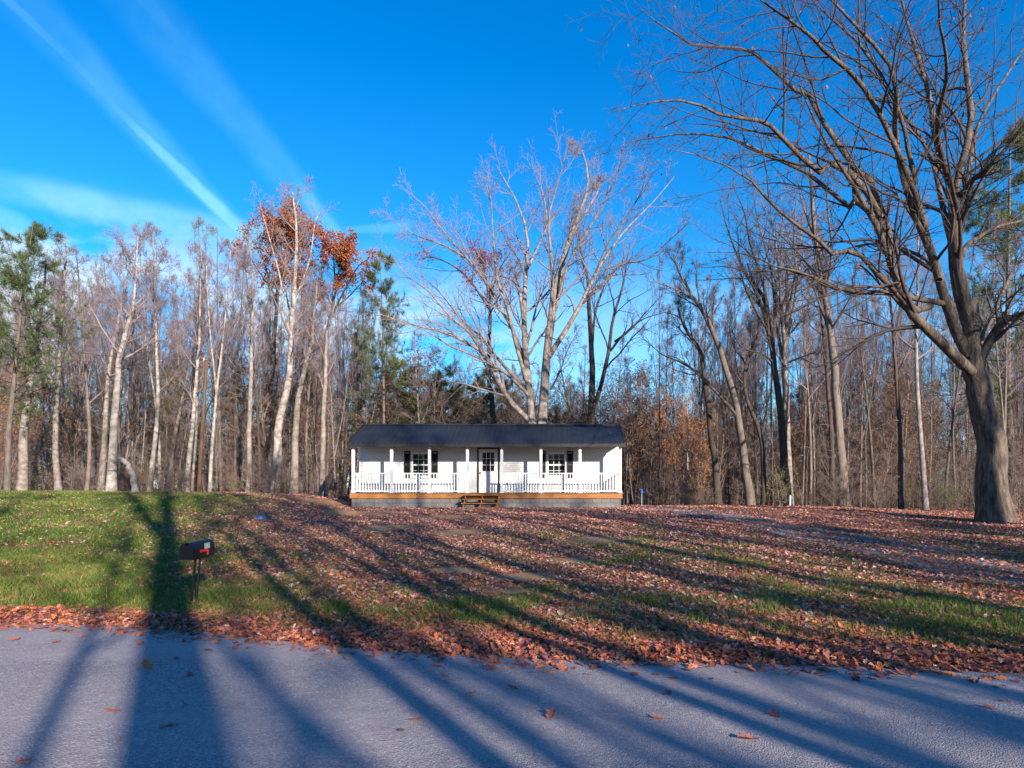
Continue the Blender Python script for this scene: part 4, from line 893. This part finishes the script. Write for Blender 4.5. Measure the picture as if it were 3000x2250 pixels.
for a in [
    (0, 62, 31.0, 660, 34, P_, 'thick pale trunk nearest the left edge of the wood', 2.5),
    (1, 172, 33.0, 690, 24, P_, 'straight pale trunk, second thick one from the left edge of the wood', .5),
    (2, 118, 40.0, 700, 14, G_, 'thin brown trunk between the two thick pale trunks at the left edge', 1),
    (2, 252, 35.0, 720, 16, G_, 'tan trunk in the wood, third thick one from the left edge', 0),
    (3, 296, 36.0, 700, 24, P_, 'greyish wide trunk close behind the bright white trunk, to its left', 0),
    (4, 438, 34.0, 640, 19, W_, 'slim white trunk, first upright one right of the bent broken trunk', 0),
    (5, 470, 36.0, 680, 14, P_, 'thin tan trunk close right of the slim white trunk past the bent one', 1.2),
    (0, 492, 37.0, 820, 19, G_, 'grey brown trunk slanting steeply to the right before the utility pole', 11),
    (2, 546, 34.5, 700, 20, W_, 'bright trunk close on the left of the brown utility pole', 2),
    (4, 562, 36.0, 740, 11, P_, 'very thin pale trunk almost touching the left of the utility pole', 1.5),
    (1, 614, 34.0, 690, 15, W_, 'bright slender trunk close on the right of the brown utility pole', 3),
    (5, 648, 38.0, 640, 12, G_, 'thin grey trunk second to the right of the utility pole', 2),
    (3, 688, 40.0, 700, 12, G_, 'thin brownish trunk halfway from the utility pole to the slim pale tree', 0),
    (0, 762, 38.0, 740, 11, D_, 'thin dark trunk between the slim pale tree and the russet oak', 1),
    (2, 832, 41.0, 860, 11, G_, 'thin grey trunk close behind the kinked white barked tree', 0),
    (4, 902, 39.0, 900, 12, G_, 'thin grey trunk between the tan leaning tree and the ragged grey white one', -2),
    (1, 925, 42.0, 820, 12, D_, 'dark trunk close behind the ragged grey white trunk left of the cabin', 0),
    (5, 985, 38.0, 1000, 8, P_, 'very thin pale stem leaning right near the left end of the porch', 3),
    (3, 1008, 43.0, 880, 13, D_, 'dark trunk just left of the porch roof corner', 1),
    (0, 1236, 41.0, 960, 12, P_, 'pale thin trunk showing above the left part of the roof, left of the crimson tree', 0),
    (4, 1282, 43.0, 1010, 10, G_, 'thin grey trunk above the roof, second one left of the crimson tree base', 0),
    (2, 1345, 46.0, 1040, 9, G_, 'thin grey trunk above the roof, close left of the crimson leaved tree', -1),
    (5, 1502, 44.0, 1060, 9, D_, 'thin dark trunk just left of the pale maple stems above the roof', 0),
    (2, 1690, 45.0, 1000, 10, G_, 'thin grey trunk between the pale maple and the dark twin stemmed tree', 1),
    (0, 1790, 44.0, 960, 9, G_, 'thin grey trunk above the right end of the roof', 2),
    (4, 1838, 40.0, 1040, 8, P_, 'thin pale trunk just off the right corner of the porch', 0),
    (2, 1908, 41.0, 1080, 8, G_, 'thin trunk right behind the blue yard hydrant', 0),
    (5, 1952, 43.0, 900, 8, D_, 'thin dark trunk between the blue hydrant and the slim white trunk', 0),
    (4, 2006, 37.0, 1020, 9, W_, 'slim white straight trunk standing alone before the orange leaves right of the cabin', .5),
    (1, 2046, 41.0, 800, 8, D_, 'thin dark trunk between the slim white trunk and the branchy dark tree', 0),
    (0, 2152, 40.0, 720, 9, P_, 'thin pale trunk between the branchy dark tree and the leaning grey one', 0),
    (3, 2262, 41.0, 640, 10, G_, 'thin trunk close left of the fan crowned pair', -1),
    (2, 2372, 38.0, 600, 11, G_, 'thin trunk standing in the gap right of the marker post', 0),
    (4, 2398, 42.0, 600, 9, P_, 'thin pale trunk second to the right of the marker post', 1),
    (0, 2438, 35.0, 620, 22, D_, 'dark straight trunk touching the left of the very tall grey tree', -1),
    (5, 2520, 39.0, 700, 10, G_, 'thin trunk right of the very tall grey tree', -1),
    (1, 2562, 37.0, 760, 13, G_, 'grey forked trunk in the right wood between the tall grey and dark straight trees', -2),
    (0, 2640, 31.0, 560, 20, D_, 'dark straight trunk, first thick one right of the tall grey tree', -1.5),
    (3, 2712, 30.0, 520, 22, P_, 'pale grey trunk leaning left, second thick one right of the tall grey tree', -4),
    (2, 2770, 35.0, 700, 12, G_, 'thin trunk close left of the spreading oak trunk', -2),
    (4, 2800, 38.0, 760, 10, G_, 'very thin trunk half hidden against the spreading oak trunk', 0),
    (5, 2940, 33.0, 640, 14, G_, 'dark trunk far behind the spreading oak at the right edge', -3)]: wood(*a)
def wpine(arch, H0, px, Y, ytop, label, sxy=1.0, name='pine_tree', bark='bark_grey'):
    X = (px - VX) / F * Y; zb = float(terrain(X, Y)); H = 1.75 + (HY - ytop) / F * Y - zb
    return plant(arch, X, Y, H, H0, label=label, name=name, cat='pine' if name == 'pine_tree' else 'evergreen', bark=bark, sxy=sxy * H / H0)
wpine(PINE[0], 18, 20, 30.0, 640, 'big dark green pine with layered boughs at the left edge of the photo', .95)
wpine(PINE[1], 18, 1125, 41.0, 725, 'tall pine with a reddish trunk above the left corner of the roof', .72)
wpine(PINE[1], 18, 1050, 49.0, 980, 'dim pine behind the porch roof corner, left of the tall reddish trunked one', .6)
wpine(PINE[0], 18, 2965, 40.0, 400, 'tall golden green pine behind the spreading oak at the right edge', .9)
wpine(CEDAR, 9, 510, 46.0, 1040, 'dark evergreen left of the utility pole', .8, 'evergreen_tree')
wpine(CEDAR, 9, 700, 48.0, 1080, 'dark evergreen right of the utility pole', .8, 'evergreen_tree')
wpine(CEDAR, 9, 790, 50.0, 1150, 'low dark evergreen behind the russet oak trunk', .9, 'evergreen_tree')
wpine(CEDAR, 9, 1165, 44.0, 1040, 'olive evergreen mass rising above the left part of the roof', 1.25, 'evergreen_tree')
wpine(CEDAR, 9, 1300, 46.0, 1080, 'wide olive evergreen above the roof left of the pale maple', 1.4, 'evergreen_tree')
wpine(CEDAR, 9, 1440, 50.0, 1075, 'olive evergreen directly left of the pale maple stems', 1.3, 'evergreen_tree')
wpine(CEDAR, 9, 1640, 46.0, 1190, 'small green evergreen right of the pale maple base above the roof', 1.0, 'evergreen_tree')
wpine(CEDAR, 9, 2120, 52.0, 1120, 'small dull evergreen behind the branchy dark tree', .9, 'evergreen_tree')
wpine(CEDAR, 9, 2350, 50.0, 1120, 'dull evergreen behind the fan crowned pair', .9, 'evergreen_tree')
def wsap(k, px, Y, ytop, label, sxy=1.0, name='sapling', twig=None, leaf=None):
    X = (px - VX) / F * Y; zb = float(terrain(X, Y)); H = 1.75 + (HY - ytop) / F * Y - zb
    e = plant(SAP[k], X, Y, H, 7, label=label, name=name, cat='tree', sxy=sxy * H / 7, twig=twig)
    if leaf:
        for c in e.children:
            if c.name.startswith('foliage'): c.material_slots[0].link = 'OBJECT'; c.material_slots[0].material = M[leaf]
    return e
wsap(3, 1880, 46.0, 1080, 'round crowned tree with dry brown leaves right of the roof end', 1.35, 'beech_tree')
wsap(3, 1815, 50.0, 1150, 'brown leaved tree half behind the right end of the roof', 1.1, 'beech_tree')
wsap(3, 1975, 39.0, 1160, 'small beech holding bright orange leaves right of the blue hydrant', 1.0, 'beech_tree', leaf='orange')
wsap(3, 2030, 42.0, 1100, 'small beech holding dull orange leaves behind the slim white trunk', .9, 'beech_tree', leaf='orange')
wsap(4, 1335, 50.0, 1060, 'rusty brown leaved sapling above the middle of the roof', 1.3, 'sapling')
wsap(3, 1255, 52.0, 1020, 'rusty crowned beech behind the olive evergreens above the roof', 1.3, 'beech_tree', leaf='russet')

# ------------------------------------------------------------------ the far wood and the brush: one mass each, instanced on points
def scatter(name, archs, pts, idx, rot, scl_):
    me = bpy.data.meshes.new(name); me.vertices.add(len(pts)); me.vertices.foreach_set('co', np.asarray(pts, np.float32).ravel())
    a = me.attributes.new('pick', 'INT', 'POINT'); a.data.foreach_set('value', np.asarray(idx, np.int32))
    a = me.attributes.new('turn', 'FLOAT_VECTOR', 'POINT'); a.data.foreach_set('vector', np.asarray(rot, np.float32).ravel())
    a = me.attributes.new('size', 'FLOAT_VECTOR', 'POINT'); a.data.foreach_set('vector', np.asarray(scl_, np.float32).ravel())
    o = link(name, me); tag(o, kind='stuff')
    ng = bpy.data.node_groups.new(name, 'GeometryNodeTree')
    ng.interface.new_socket('Geometry', in_out='INPUT', socket_type='NodeSocketGeometry'); ng.interface.new_socket('Geometry', in_out='OUTPUT', socket_type='NodeSocketGeometry')
    gi = ng.nodes.new('NodeGroupInput'); go = ng.nodes.new('NodeGroupOutput')
    all_ = ng.nodes.new('GeometryNodeJoinGeometry')
    for parts in archs[::-1]:
        j = ng.nodes.new('GeometryNodeJoinGeometry')
        for ob in parts:
            oi = ng.nodes.new('GeometryNodeObjectInfo'); oi.transform_space = 'ORIGINAL'; oi.inputs['Object'].default_value = ob
            ng.links.new(oi.outputs['Geometry'], j.inputs[0])
        gt = ng.nodes.new('GeometryNodeGeometryToInstance'); ng.links.new(j.outputs[0], gt.inputs[0]); ng.links.new(gt.outputs[0], all_.inputs[0])
    ip = ng.nodes.new('GeometryNodeInstanceOnPoints'); ip.inputs['Pick Instance'].default_value = True
    ng.links.new(gi.outputs[0], ip.inputs['Points']); ng.links.new(all_.outputs[0], ip.inputs['Instance'])
    for nm, ty, so in (('pick', 'INT', 'Instance Index'), ('turn', 'FLOAT_VECTOR', 'Rotation'), ('size', 'FLOAT_VECTOR', 'Scale')):
        na = ng.nodes.new('GeometryNodeInputNamedAttribute'); na.data_type = ty; na.inputs['Name'].default_value = nm; ng.links.new(na.outputs['Attribute'], ip.inputs[so])
    ng.links.new(ip.outputs[0], go.inputs[0])
    md_ = o.modifiers.new('scatter', 'NODES'); md_.node_group = ng
    return o
def first_of(arch):
    """the placed objects that carry an archetype's meshes"""
    out = []
    for me in arch.values():
        for o in bpy.data.objects:
            if o.data == me: out.append(o); break
    return out
MISSING = []
# saplings and shrubs that stand at the wood's edge as single plants, one of each kind, so that the mass can reuse them
for k, (px, Y, yt, lb) in enumerate([(655, 35.5, 1310, 'thin bare sapling in the brush right of the utility pole'), (960, 34.5, 1250, 'thin forked bare sapling left of the porch end'), (2215, 38.0, 1240, 'thin bare sapling right of the leaning grey tree')]):
    wsap(k, px, Y, yt, lb)
for k, (px, Y, lb) in enumerate([(2480, 32.5, 'low bare brown shrub at the foot of the very tall grey tree'), (2560, 31.0, 'low shrub with withered brown leaves at the right wood edge'), (2290, 33.0, 'low green leaved shrub just left of the marker post')]):
    plant(SHRUB[k], (px - VX) / F * Y, Y, label=lb, cat='shrub', name='shrub')
r = np.random.default_rng(77)
def pxx(px, Y): return (px - VX) / F * Y
pts, idx, rot, sc = [], [], [], []
kinds = [first_of(a) for a in ARCH] + [first_of(a) for a in SAP] + [first_of(CEDAR)] + [first_of(PINE[1])]
nT, nS = len(ARCH), len(SAP)
def put(x, y, k, s, w=1.0):
    pts.append(g3(x, y)); idx.append(k); rot.append((r.normal(0, .04), r.normal(0, .04), r.uniform(0, 6.28))); sc.append((s * w, s * w, s))
for _ in range(330):                                         # tall trunks behind the front rows
    Y = 42 + 60 * r.uniform() ** 1.3; px = r.uniform(-350, 3350)
    mid = 1150 < px < 2080
    lim = (690 if px < 1000 else 1010 if mid else 780) + r.uniform(0, 160)
    Hh = 1.75 + (HY - lim) / F * Y - 1.0
    if mid and r.uniform() < .3: continue
    put(pxx(px, Y), Y, r.integers(0, nT), min(Hh, 21) / 18 * r.uniform(.85, 1), r.uniform(.6, .95))
for _ in range(760):                                         # saplings filling the gaps down low
    Y = 37 + 55 * r.uniform() ** 1.1; px = r.uniform(-350, 3350)
    if 1000 < px < 1850 and Y < 41: continue
    k = nT + (r.integers(0, 3) if r.uniform() < .80 else r.choice([3, 4]))
    put(pxx(px, Y), Y, k, r.uniform(.7, 1.5), r.uniform(.8, 1.3))
for _ in range(34):
    Y = r.uniform(50, 90); px = r.uniform(-300, 3300); put(pxx(px, Y), Y, nT + nS, r.uniform(.6, 1.0), r.uniform(.7, 1.0))
for _ in range(4):
    Y = r.uniform(60, 95); px = r.choice([r.uniform(-300, 900), r.uniform(2300, 3300)]); put(pxx(px, Y), Y, nT + nS + 1, r.uniform(.6, .8), .8)
for _ in range(330):                                         # the wood across the road, low enough to leave the sun on the yard
    put(r.uniform(-70, 75), r.uniform(-95, -52), r.choice([nT, nT + 1, nT + 2, nT + 4, nT + nS], p=(.2, .2, .2, .1, .3)), r.uniform(.8, 1.25), 1.3)
for _ in range(210):                                         # thicker growth behind the cabin
    Y = r.uniform(41.5, 70); px = r.uniform(1080, 1950); put(pxx(px, Y), Y, nT + (r.integers(0, 3) if r.uniform() < .9 else 3), r.uniform(.9, 1.35), r.uniform(.9, 1.3))
for _ in range(170):                                         # close brush right of the cabin
    Y = r.uniform(39, 62); px = r.uniform(1850, 2750); put(pxx(px, Y), Y, nT + (r.integers(0, 3) if r.uniform() < .92 else r.choice([3, 4])), r.uniform(.7, 1.35), r.uniform(.8, 1.2))
for _ in range(170):                                         # slender poles just behind the front trunks
    Y = r.uniform(38.5, 56); px = r.choice([r.uniform(-250, 1040), r.uniform(1880, 3200)])
    put(pxx(px, Y), Y, r.integers(0, nT), r.uniform(.6, .92), r.uniform(.38, .6))
for _ in range(10):
    Y = r.uniform(48, 62); px = r.uniform(1100, 1560); put(pxx(px, Y), Y, nT + nS, r.uniform(.95, 1.25), r.uniform(.9, 1.2))
scatter('far_wood', kinds, pts, idx, rot, sc)
pts, idx, rot, sc = [], [], [], []
kinds = [first_of(a) for a in SHRUB] + [first_of(a) for a in SAP[:3]]
for _ in range(620):
    px = r.uniform(-300, 3300); left = px < 1010
    if 1010 < px < 1850: continue
    Y = (33.5 if left else 34.0 if px < 2350 else 32.0) + 14 * r.uniform() ** 1.5
    if px > 2700: Y = 26.5 + (Y - 32) if px > 2900 else Y - 2
    k = r.choice([0, 1, 2], p=(.5, .38, .12)) if r.uniform() < .8 else 3 + r.integers(0, 3)
    put(pxx(px, Y), Y, k, r.uniform(.35, .8) if k < 3 else r.uniform(.3, .6), 1.1)
scatter('undergrowth', kinds, pts, idx, rot, sc)

BOLE = forest_arch(108, 18, .30, .55, 3.2, fork=True, wob=.003, tilt=(.012, 0), faz=math.pi * .92)
BROAD = forest_arch(107, 18, .30, .26, 6.0, k1=15)
# ------------------------------------------------------------------ trees across the road behind the camera; their shadows lie on the road and lawn
SHW = [  # X0 of the shadow line, distance behind, height, trunk radius, archetype, label
    (-.02, -12, 24, .42, 6, 'thick bare tree across the road whose trunk shadow falls beside the mailbox'),
    (-3.6, -16, 20, .20, 0, 'bare tree across the road whose shadow falls on the lawn at the far left'),
    (1.75, -10, 20, .17, 2, 'slim bare tree across the road, its shadow first right of the mailbox shadow'),
    (2.6, -17, 21, .18, 5, 'forked bare tree across the road, its shadow second right of the mailbox shadow'),
    (4.35, -11, 20, .17, 1, 'bare tree across the road whose thin shadow crosses the road left of centre right'),
    (5.5, -15, 22, .22, 4, 'straight bare tree across the road whose shadow crosses towards the lower right'),
    (7.4, -13, 22, .2, 3, 'bare tree across the road shading the right half of the lawn'),
    (9.6, -18, 22, .24, 5, 'bare tree across the road shading the gravel driveway'),
    (11.5, -10, 22, .24, 0, 'bare tree across the road shading the right end of the lawn'),
    (27.62, -8, 24, .40, 6, 'thick bare tree across the road shading the left half of the spreading oak trunk'),
    (14.0, -16, 24, .26, 1, 'bare tree across the road shading the lawn before the spreading oak'),
    (17.5, -12, 22, .25, 3, 'bare tree across the road shading the wood at the far right'),
    (.95, -26, 21, .16, 2, 'slender bare tree set back across the road, its soft shadow near the mailbox'),
    (3.3, -24, 22, .16, 4, 'slender bare tree set back across the road, its soft shadow left of the steps'),
    (6.5, -27, 23, .2, 0, 'bare tree set well back across the road, its soft shadow at mid lawn'),
    (8.5, -31, 22, .18, 3, 'bare tree set well back across the road, shading the left porch softly'),
    (12.6, -30, 19, .22, 2, 'forked bare tree set back across the road, shading the right lawn softly'),
    (15.6, -28, 24, .2, 4, 'tall bare tree set back across the road, shading the porch steps side'),
    (20.5, -24, 22, .24, 1, 'forked bare tree set back across the road, shading the right porch end'),
    (24.0, -17, 22, .24, 3, 'bare tree set back across the road, shading the trees right of the cabin'),
    (-.75, -14, 20, .11, 5, 'slim forked bare tree across the road, its soft shadow left of the mailbox'),
    (-7.5, -20, 20, .2, 2, 'bare tree across the road throwing faint shade on the left wood')]
for X0, Yb, Hh, rr, ax, lb in SHW:
    r0 = (.16, .17, .15, .18, .14, .16, .30)[ax]; s = Hh / 18
    plant((ARCH + [BOLE])[ax], X0 - .615 * Yb, Yb, Hh, 18, thick=rr / (r0 * s), label=lb, bark='bark_grey', sxy=s, rz=0 if ax == 6 else None)
for X0, Yb, Hh, lb in [(5.0, -19, 19, 'broad crowned bare tree across the road streaking the middle of the road with shadow'), (9.0, -15, 18, 'broad crowned bare tree across the road streaking the lower right of the road'),
        (-9.5, -24, 19, 'broad crowned bare tree across the road faintly streaking the far left lawn'), (16.5, -13, 17, 'broad crowned bare tree across the road darkening the far right lawn')]:
    plant(BROAD, X0 - .615 * Yb, Yb, Hh, 18, label=lb, bark='bark_grey', sxy=Hh / 18)
for X0, Yb, Hh, k, sx, lb in [(19.0, -15, 15.5, 1, 1.2, 'dense pine across the road darkening the gravel driveway with its shade'), (25.0, -30, 21, 1, 1.1, 'tall pine set back across the road shading the right wood')]:
    plant(PINE[k], X0 - .615 * Yb, Yb, Hh, 18, label=lb, name='pine_tree', cat='pine', sxy=sx * Hh / 18)

# ------------------------------------------------------------------ fallen leaves and grass
def leaf_mesh(x, y, size, tint, tilt, r, lobes=True, lift=.0, zadd=None):
    """curled leaves; lobed eight-triangle outline near, bent four-triangle ones farther"""
    n = len(x); z = terrain(x, y) + lift
    if zadd is not None: z = z + zadd
    up = norm(np.stack([r.normal(0, 1, n) * tilt, r.normal(0, 1, n) * tilt, np.ones(n)], -1))
    a = r.uniform(0, 6.28, n); h = np.stack([np.cos(a), np.sin(a), np.zeros(n)], -1)
    e = norm(h - up * (h * up).sum(-1, keepdims=True)); f = np.cross(up, e)
    if lobes:
        prof = np.array([(-.55, 0, .02), (-.20, .30, .10), (-.02, .14, .03), (.15, .36, .14), (.28, .14, .03), (.60, .0, .10), (.28, -.14, .03), (.15, -.36, .14), (-.02, -.14, .03), (-.20, -.30, .10)])
        tri = np.array([(0, 1, 2), (0, 2, 8), (0, 8, 9), (2, 3, 4), (2, 4, 6), (2, 6, 8), (6, 7, 8), (4, 5, 6)])
    else:
        prof = np.array([(-.55, 0, .0), (.0, .36, .16), (.58, 0, .06), (.0, -.36, .16), (0.05, 0, 0)]); tri = np.array([(0, 4, 1), (4, 2, 1), (0, 3, 4), (4, 3, 2)])
    k = len(prof); curl = r.uniform(-.6, 1.8, (n, 1, 1))
    v = np.stack([x, y, z], -1)[:, None] + size[:, None, None] * (e[:, None] * prof[None, :, 0:1] + f[:, None] * prof[None, :, 1:2] + up[:, None] * prof[None, :, 2:3] * curl)
    low = v[:, :, 2].min(1) - (z - .004); v[:, :, 2] -= np.minimum(low, 0)[:, None] * .7
    t = (np.arange(n) * k)[:, None, None] + tri[None]
    return v.reshape(-1, 3), t.reshape(-1, 3), np.repeat(tint, k)
r = np.random.default_rng(42)
def sample(n, y0, y1, ypow=1.0):
    y = y0 + (y1 - y0) * r.uniform(0, 1, n) ** ypow
    px = r.uniform(-330, 3330, n); return (px - VX) / F * y, y
LV = Geo()
def tints(x, y, e):
    n = len(x)
    t = np.where(r.uniform(0, 1, n) < .28 + .2 * sstep(3, 9, e), r.uniform(.66, .93, n), r.uniform(0, .62, n))          # pale undersides among brown tops
    warm = (1 - sstep(1.0, 3.0, e)) * .75 + sstep(3, 9, x) * .3
    return np.where(r.uniform(0, 1, n) < warm, r.uniform(.18, .66, n), t)
for (n, y0, y1, lob, s) in ((115000, 5.6, 12, True, .068), (168000, 11, 21, False, .068), (132000, 20, 36, False, .076)):
    x, y = sample(n, y0, y1, 1.15 if y1 < 13 else 1.0); e = y - road_far(x)
    g, d = weights(x, y)
    keep = 1.0 - (.88 - .2 * sstep(-7, -3, x)) * g - .93 * d; keep = np.where(e < .0, 0, keep)
    keep *= 1 - .40 * on_drive(x, y); keep = np.where(e < .9, np.maximum(keep, .9 * sstep(-.05, .25, e + .12 * fbm(x, y, 3, 2))), keep)
    keep *= ~((x > XL - .1) & (x < XR + .1) & (y > YP - .1) & (y < YB))
    keep = keep * (.55 + .45 * sstep(-.5, .5, fbm(x, y, 2.4, 31) + .5 * fbm(x, y, 6.0, 33)))      # drifts and thin spots
    m = r.uniform(0, 1, n) < keep
    x, y, e = x[m], y[m], e[m]
    pile = .05 * np.exp(-((e - .45) / .4) ** 2) * r.uniform(0, 1, len(x)) + .022 * on_drive(x, y)
    LV.add(*(lambda q: (q[0], None, q[1], q[2]))(leaf_mesh(x, y, s * (.45 + .95 * r.uniform(0, 1, len(x)) ** 1.3), tints(x, y, e), .42, r, lob, .006, pile)))
# a thin scatter over the road margin
x = r.uniform(-9, 9, 900); e = -np.abs(r.normal(0, .22, 900)); y = road_far(x) + e
LV.add(*(lambda q: (q[0], None, q[1], q[2]))(leaf_mesh(x, y, .10 * r.uniform(.5, 1.2, 900), r.uniform(.1, .7, 900), .35, r, True, .018)))
tag(link('leaf_litter', LV.mesh('leaf_litter', M['leaf'], smooth=False, attr=True)), kind='stuff')
GR = Geo()
for (n, y0, y1, h, w) in ((330000, 6.2, 14, .09, .011), (330000, 13, 33, .10, .022)):
    x, y = sample(n, y0, y1); g, d = weights(x, y); e = y - road_far(x)
    m = (r.uniform(0, 1, n) < g * .95 + .02) & (e > .3) & (d < .3); x, y, g = x[m], y[m], g[m]; k = len(x)
    clump = .5 + .5 * np.clip(fbm(x, y, 4.0, 9) + .5, 0, 1)
    hh = h * r.uniform(.5, 1.3, k) * clump * (1 + .5 * sstep(1.0, 1.6, y - road_far(x)) * (1 - sstep(2.6, 4.0, y - road_far(x))))
    a = r.uniform(0, 6.28, k); base = np.stack([x, y, terrain(x, y) - .005], -1)
    wv = np.stack([np.cos(a), np.sin(a), np.zeros(k)], -1) * (w * r.uniform(.6, 1.2, k))[:, None] * .5
    tip = base + np.stack([r.normal(0, .55, k), r.normal(0, .55, k), np.ones(k)], -1) * hh[:, None]
    GR.add(np.stack([base - wv, base + wv, tip], 1).reshape(-1, 3), None, np.arange(k * 3).reshape(-1, 3), np.repeat(np.clip(r.normal(.52, .24, k) + .30 * fbm(x, y, 1.2, 19) + np.where(r.uniform(0, 1, k) < .12, .4, 0), 0, 1), 3))
tag(link('grass', GR.mesh('grass', M['grass'], smooth=False, attr=True)), kind='stuff')

# single oak leaves lying on the asphalt, each a thing
ROADLEAF = [((1175, 2140), 'on the road in the dark stripe nearest the bottom left of centre'), ((1218, 2110), 'on the sunlit strip, close above the leaf in the dark stripe'),
    ((1300, 1977), 'upper of two close together on the road left of centre'), ((1310, 1992), 'lower of two close together on the road left of centre'),
    ((1380, 2032), 'by the start of the broad soft shadow left of centre'), ((1280, 1926), 'curled up just off the litter edge left of centre'),
    ((1440, 1955), 'flat and wide just below the litter edge at the centre'), ((1592, 1953), 'standing up brightest just below the litter edge right of the house door'),
    ((1500, 2014), 'in the thin shadow at the centre of the road'), ((1615, 2096), 'on the sunlit strip right of centre, midway down the road'),
    ((1925, 2102), 'large and curled at the lower right of centre of the road'), ((1955, 2027), 'pale small one right above the large curled leaf'),
    ((2190, 2165), 'pale tipped on a shadow edge at the lower right road'), ((2268, 2092), 'orange one on the bare lit asphalt at right'),
    ((2505, 1985), 'right one of a pair close to the litter edge at right'), ((2415, 1975), 'left one of a pair close to the litter edge at right'),
    ((2900, 2070), 'large brown one near the right edge of the photo'), ((2950, 2052), 'small one just above the large brown leaf near the right edge'),
    ((165, 1878), 'red brown one on the sunlit road at far left below the litter'), ((40, 1870), 'small one on the sunlit road at the very left edge'),
    ((410, 1882), 'at the edge of the wide trunk shadow below the mailbox'), ((515, 1926), 'inside the wide trunk shadow, upper of two'),
    ((555, 1975), 'inside the wide trunk shadow, lower of two'), ((432, 1955), 'dim one at the left inside the wide trunk shadow'),
    ((610, 1900), 'long orange one right of the wide trunk shadow'), ((930, 1917), 'small orange one on the road left of centre by the litter'),
    ((330, 2085), 'thin one on the left border of the wide trunk shadow'), ((495, 2125), 'dark one deep in the wide trunk shadow near the bottom'), ((1740, 1952), 'faded one by the litter edge right of centre'), ((65, 2235), 'thin one in the bottom left corner of the road')]
for k, ((px, py), lb) in enumerate(ROADLEAF):
    Y = CAMZ * F / (py - HY); X = (px - VX) / F * Y
    zr = max(0, float(terrain(X, Y))) + .04
    Y *= (CAMZ - zr) / CAMZ; X *= (CAMZ - zr) / CAMZ
    rr_ = np.random.default_rng(900 + k)
    v, t, a = leaf_mesh(np.array([0.]), np.array([0.]), np.array([.115 * rr_.uniform(.75, 1.25)]), np.array([rr_.uniform(.15, .5)]), .35, rr_, True, .004)
    e_ = Y - float(road_far(X)); tpos = 1 + e_ / 8.2
    zr = .012 + .03 * (1 - (2 * tpos - 1) ** 2) + max(0, float(terrain(X, Y)))
    o = link('fallen_leaf', np_mesh('fallen_leaf', v - np.array([0, 0, float(terrain(0, 0))]), None, t, M['leaf'], False, {'tint': a}), None, (X, Y, zr + .003))
    tag(o, 'dry oak leaf ' + lb, 'leaf', 'single leaves on the road')
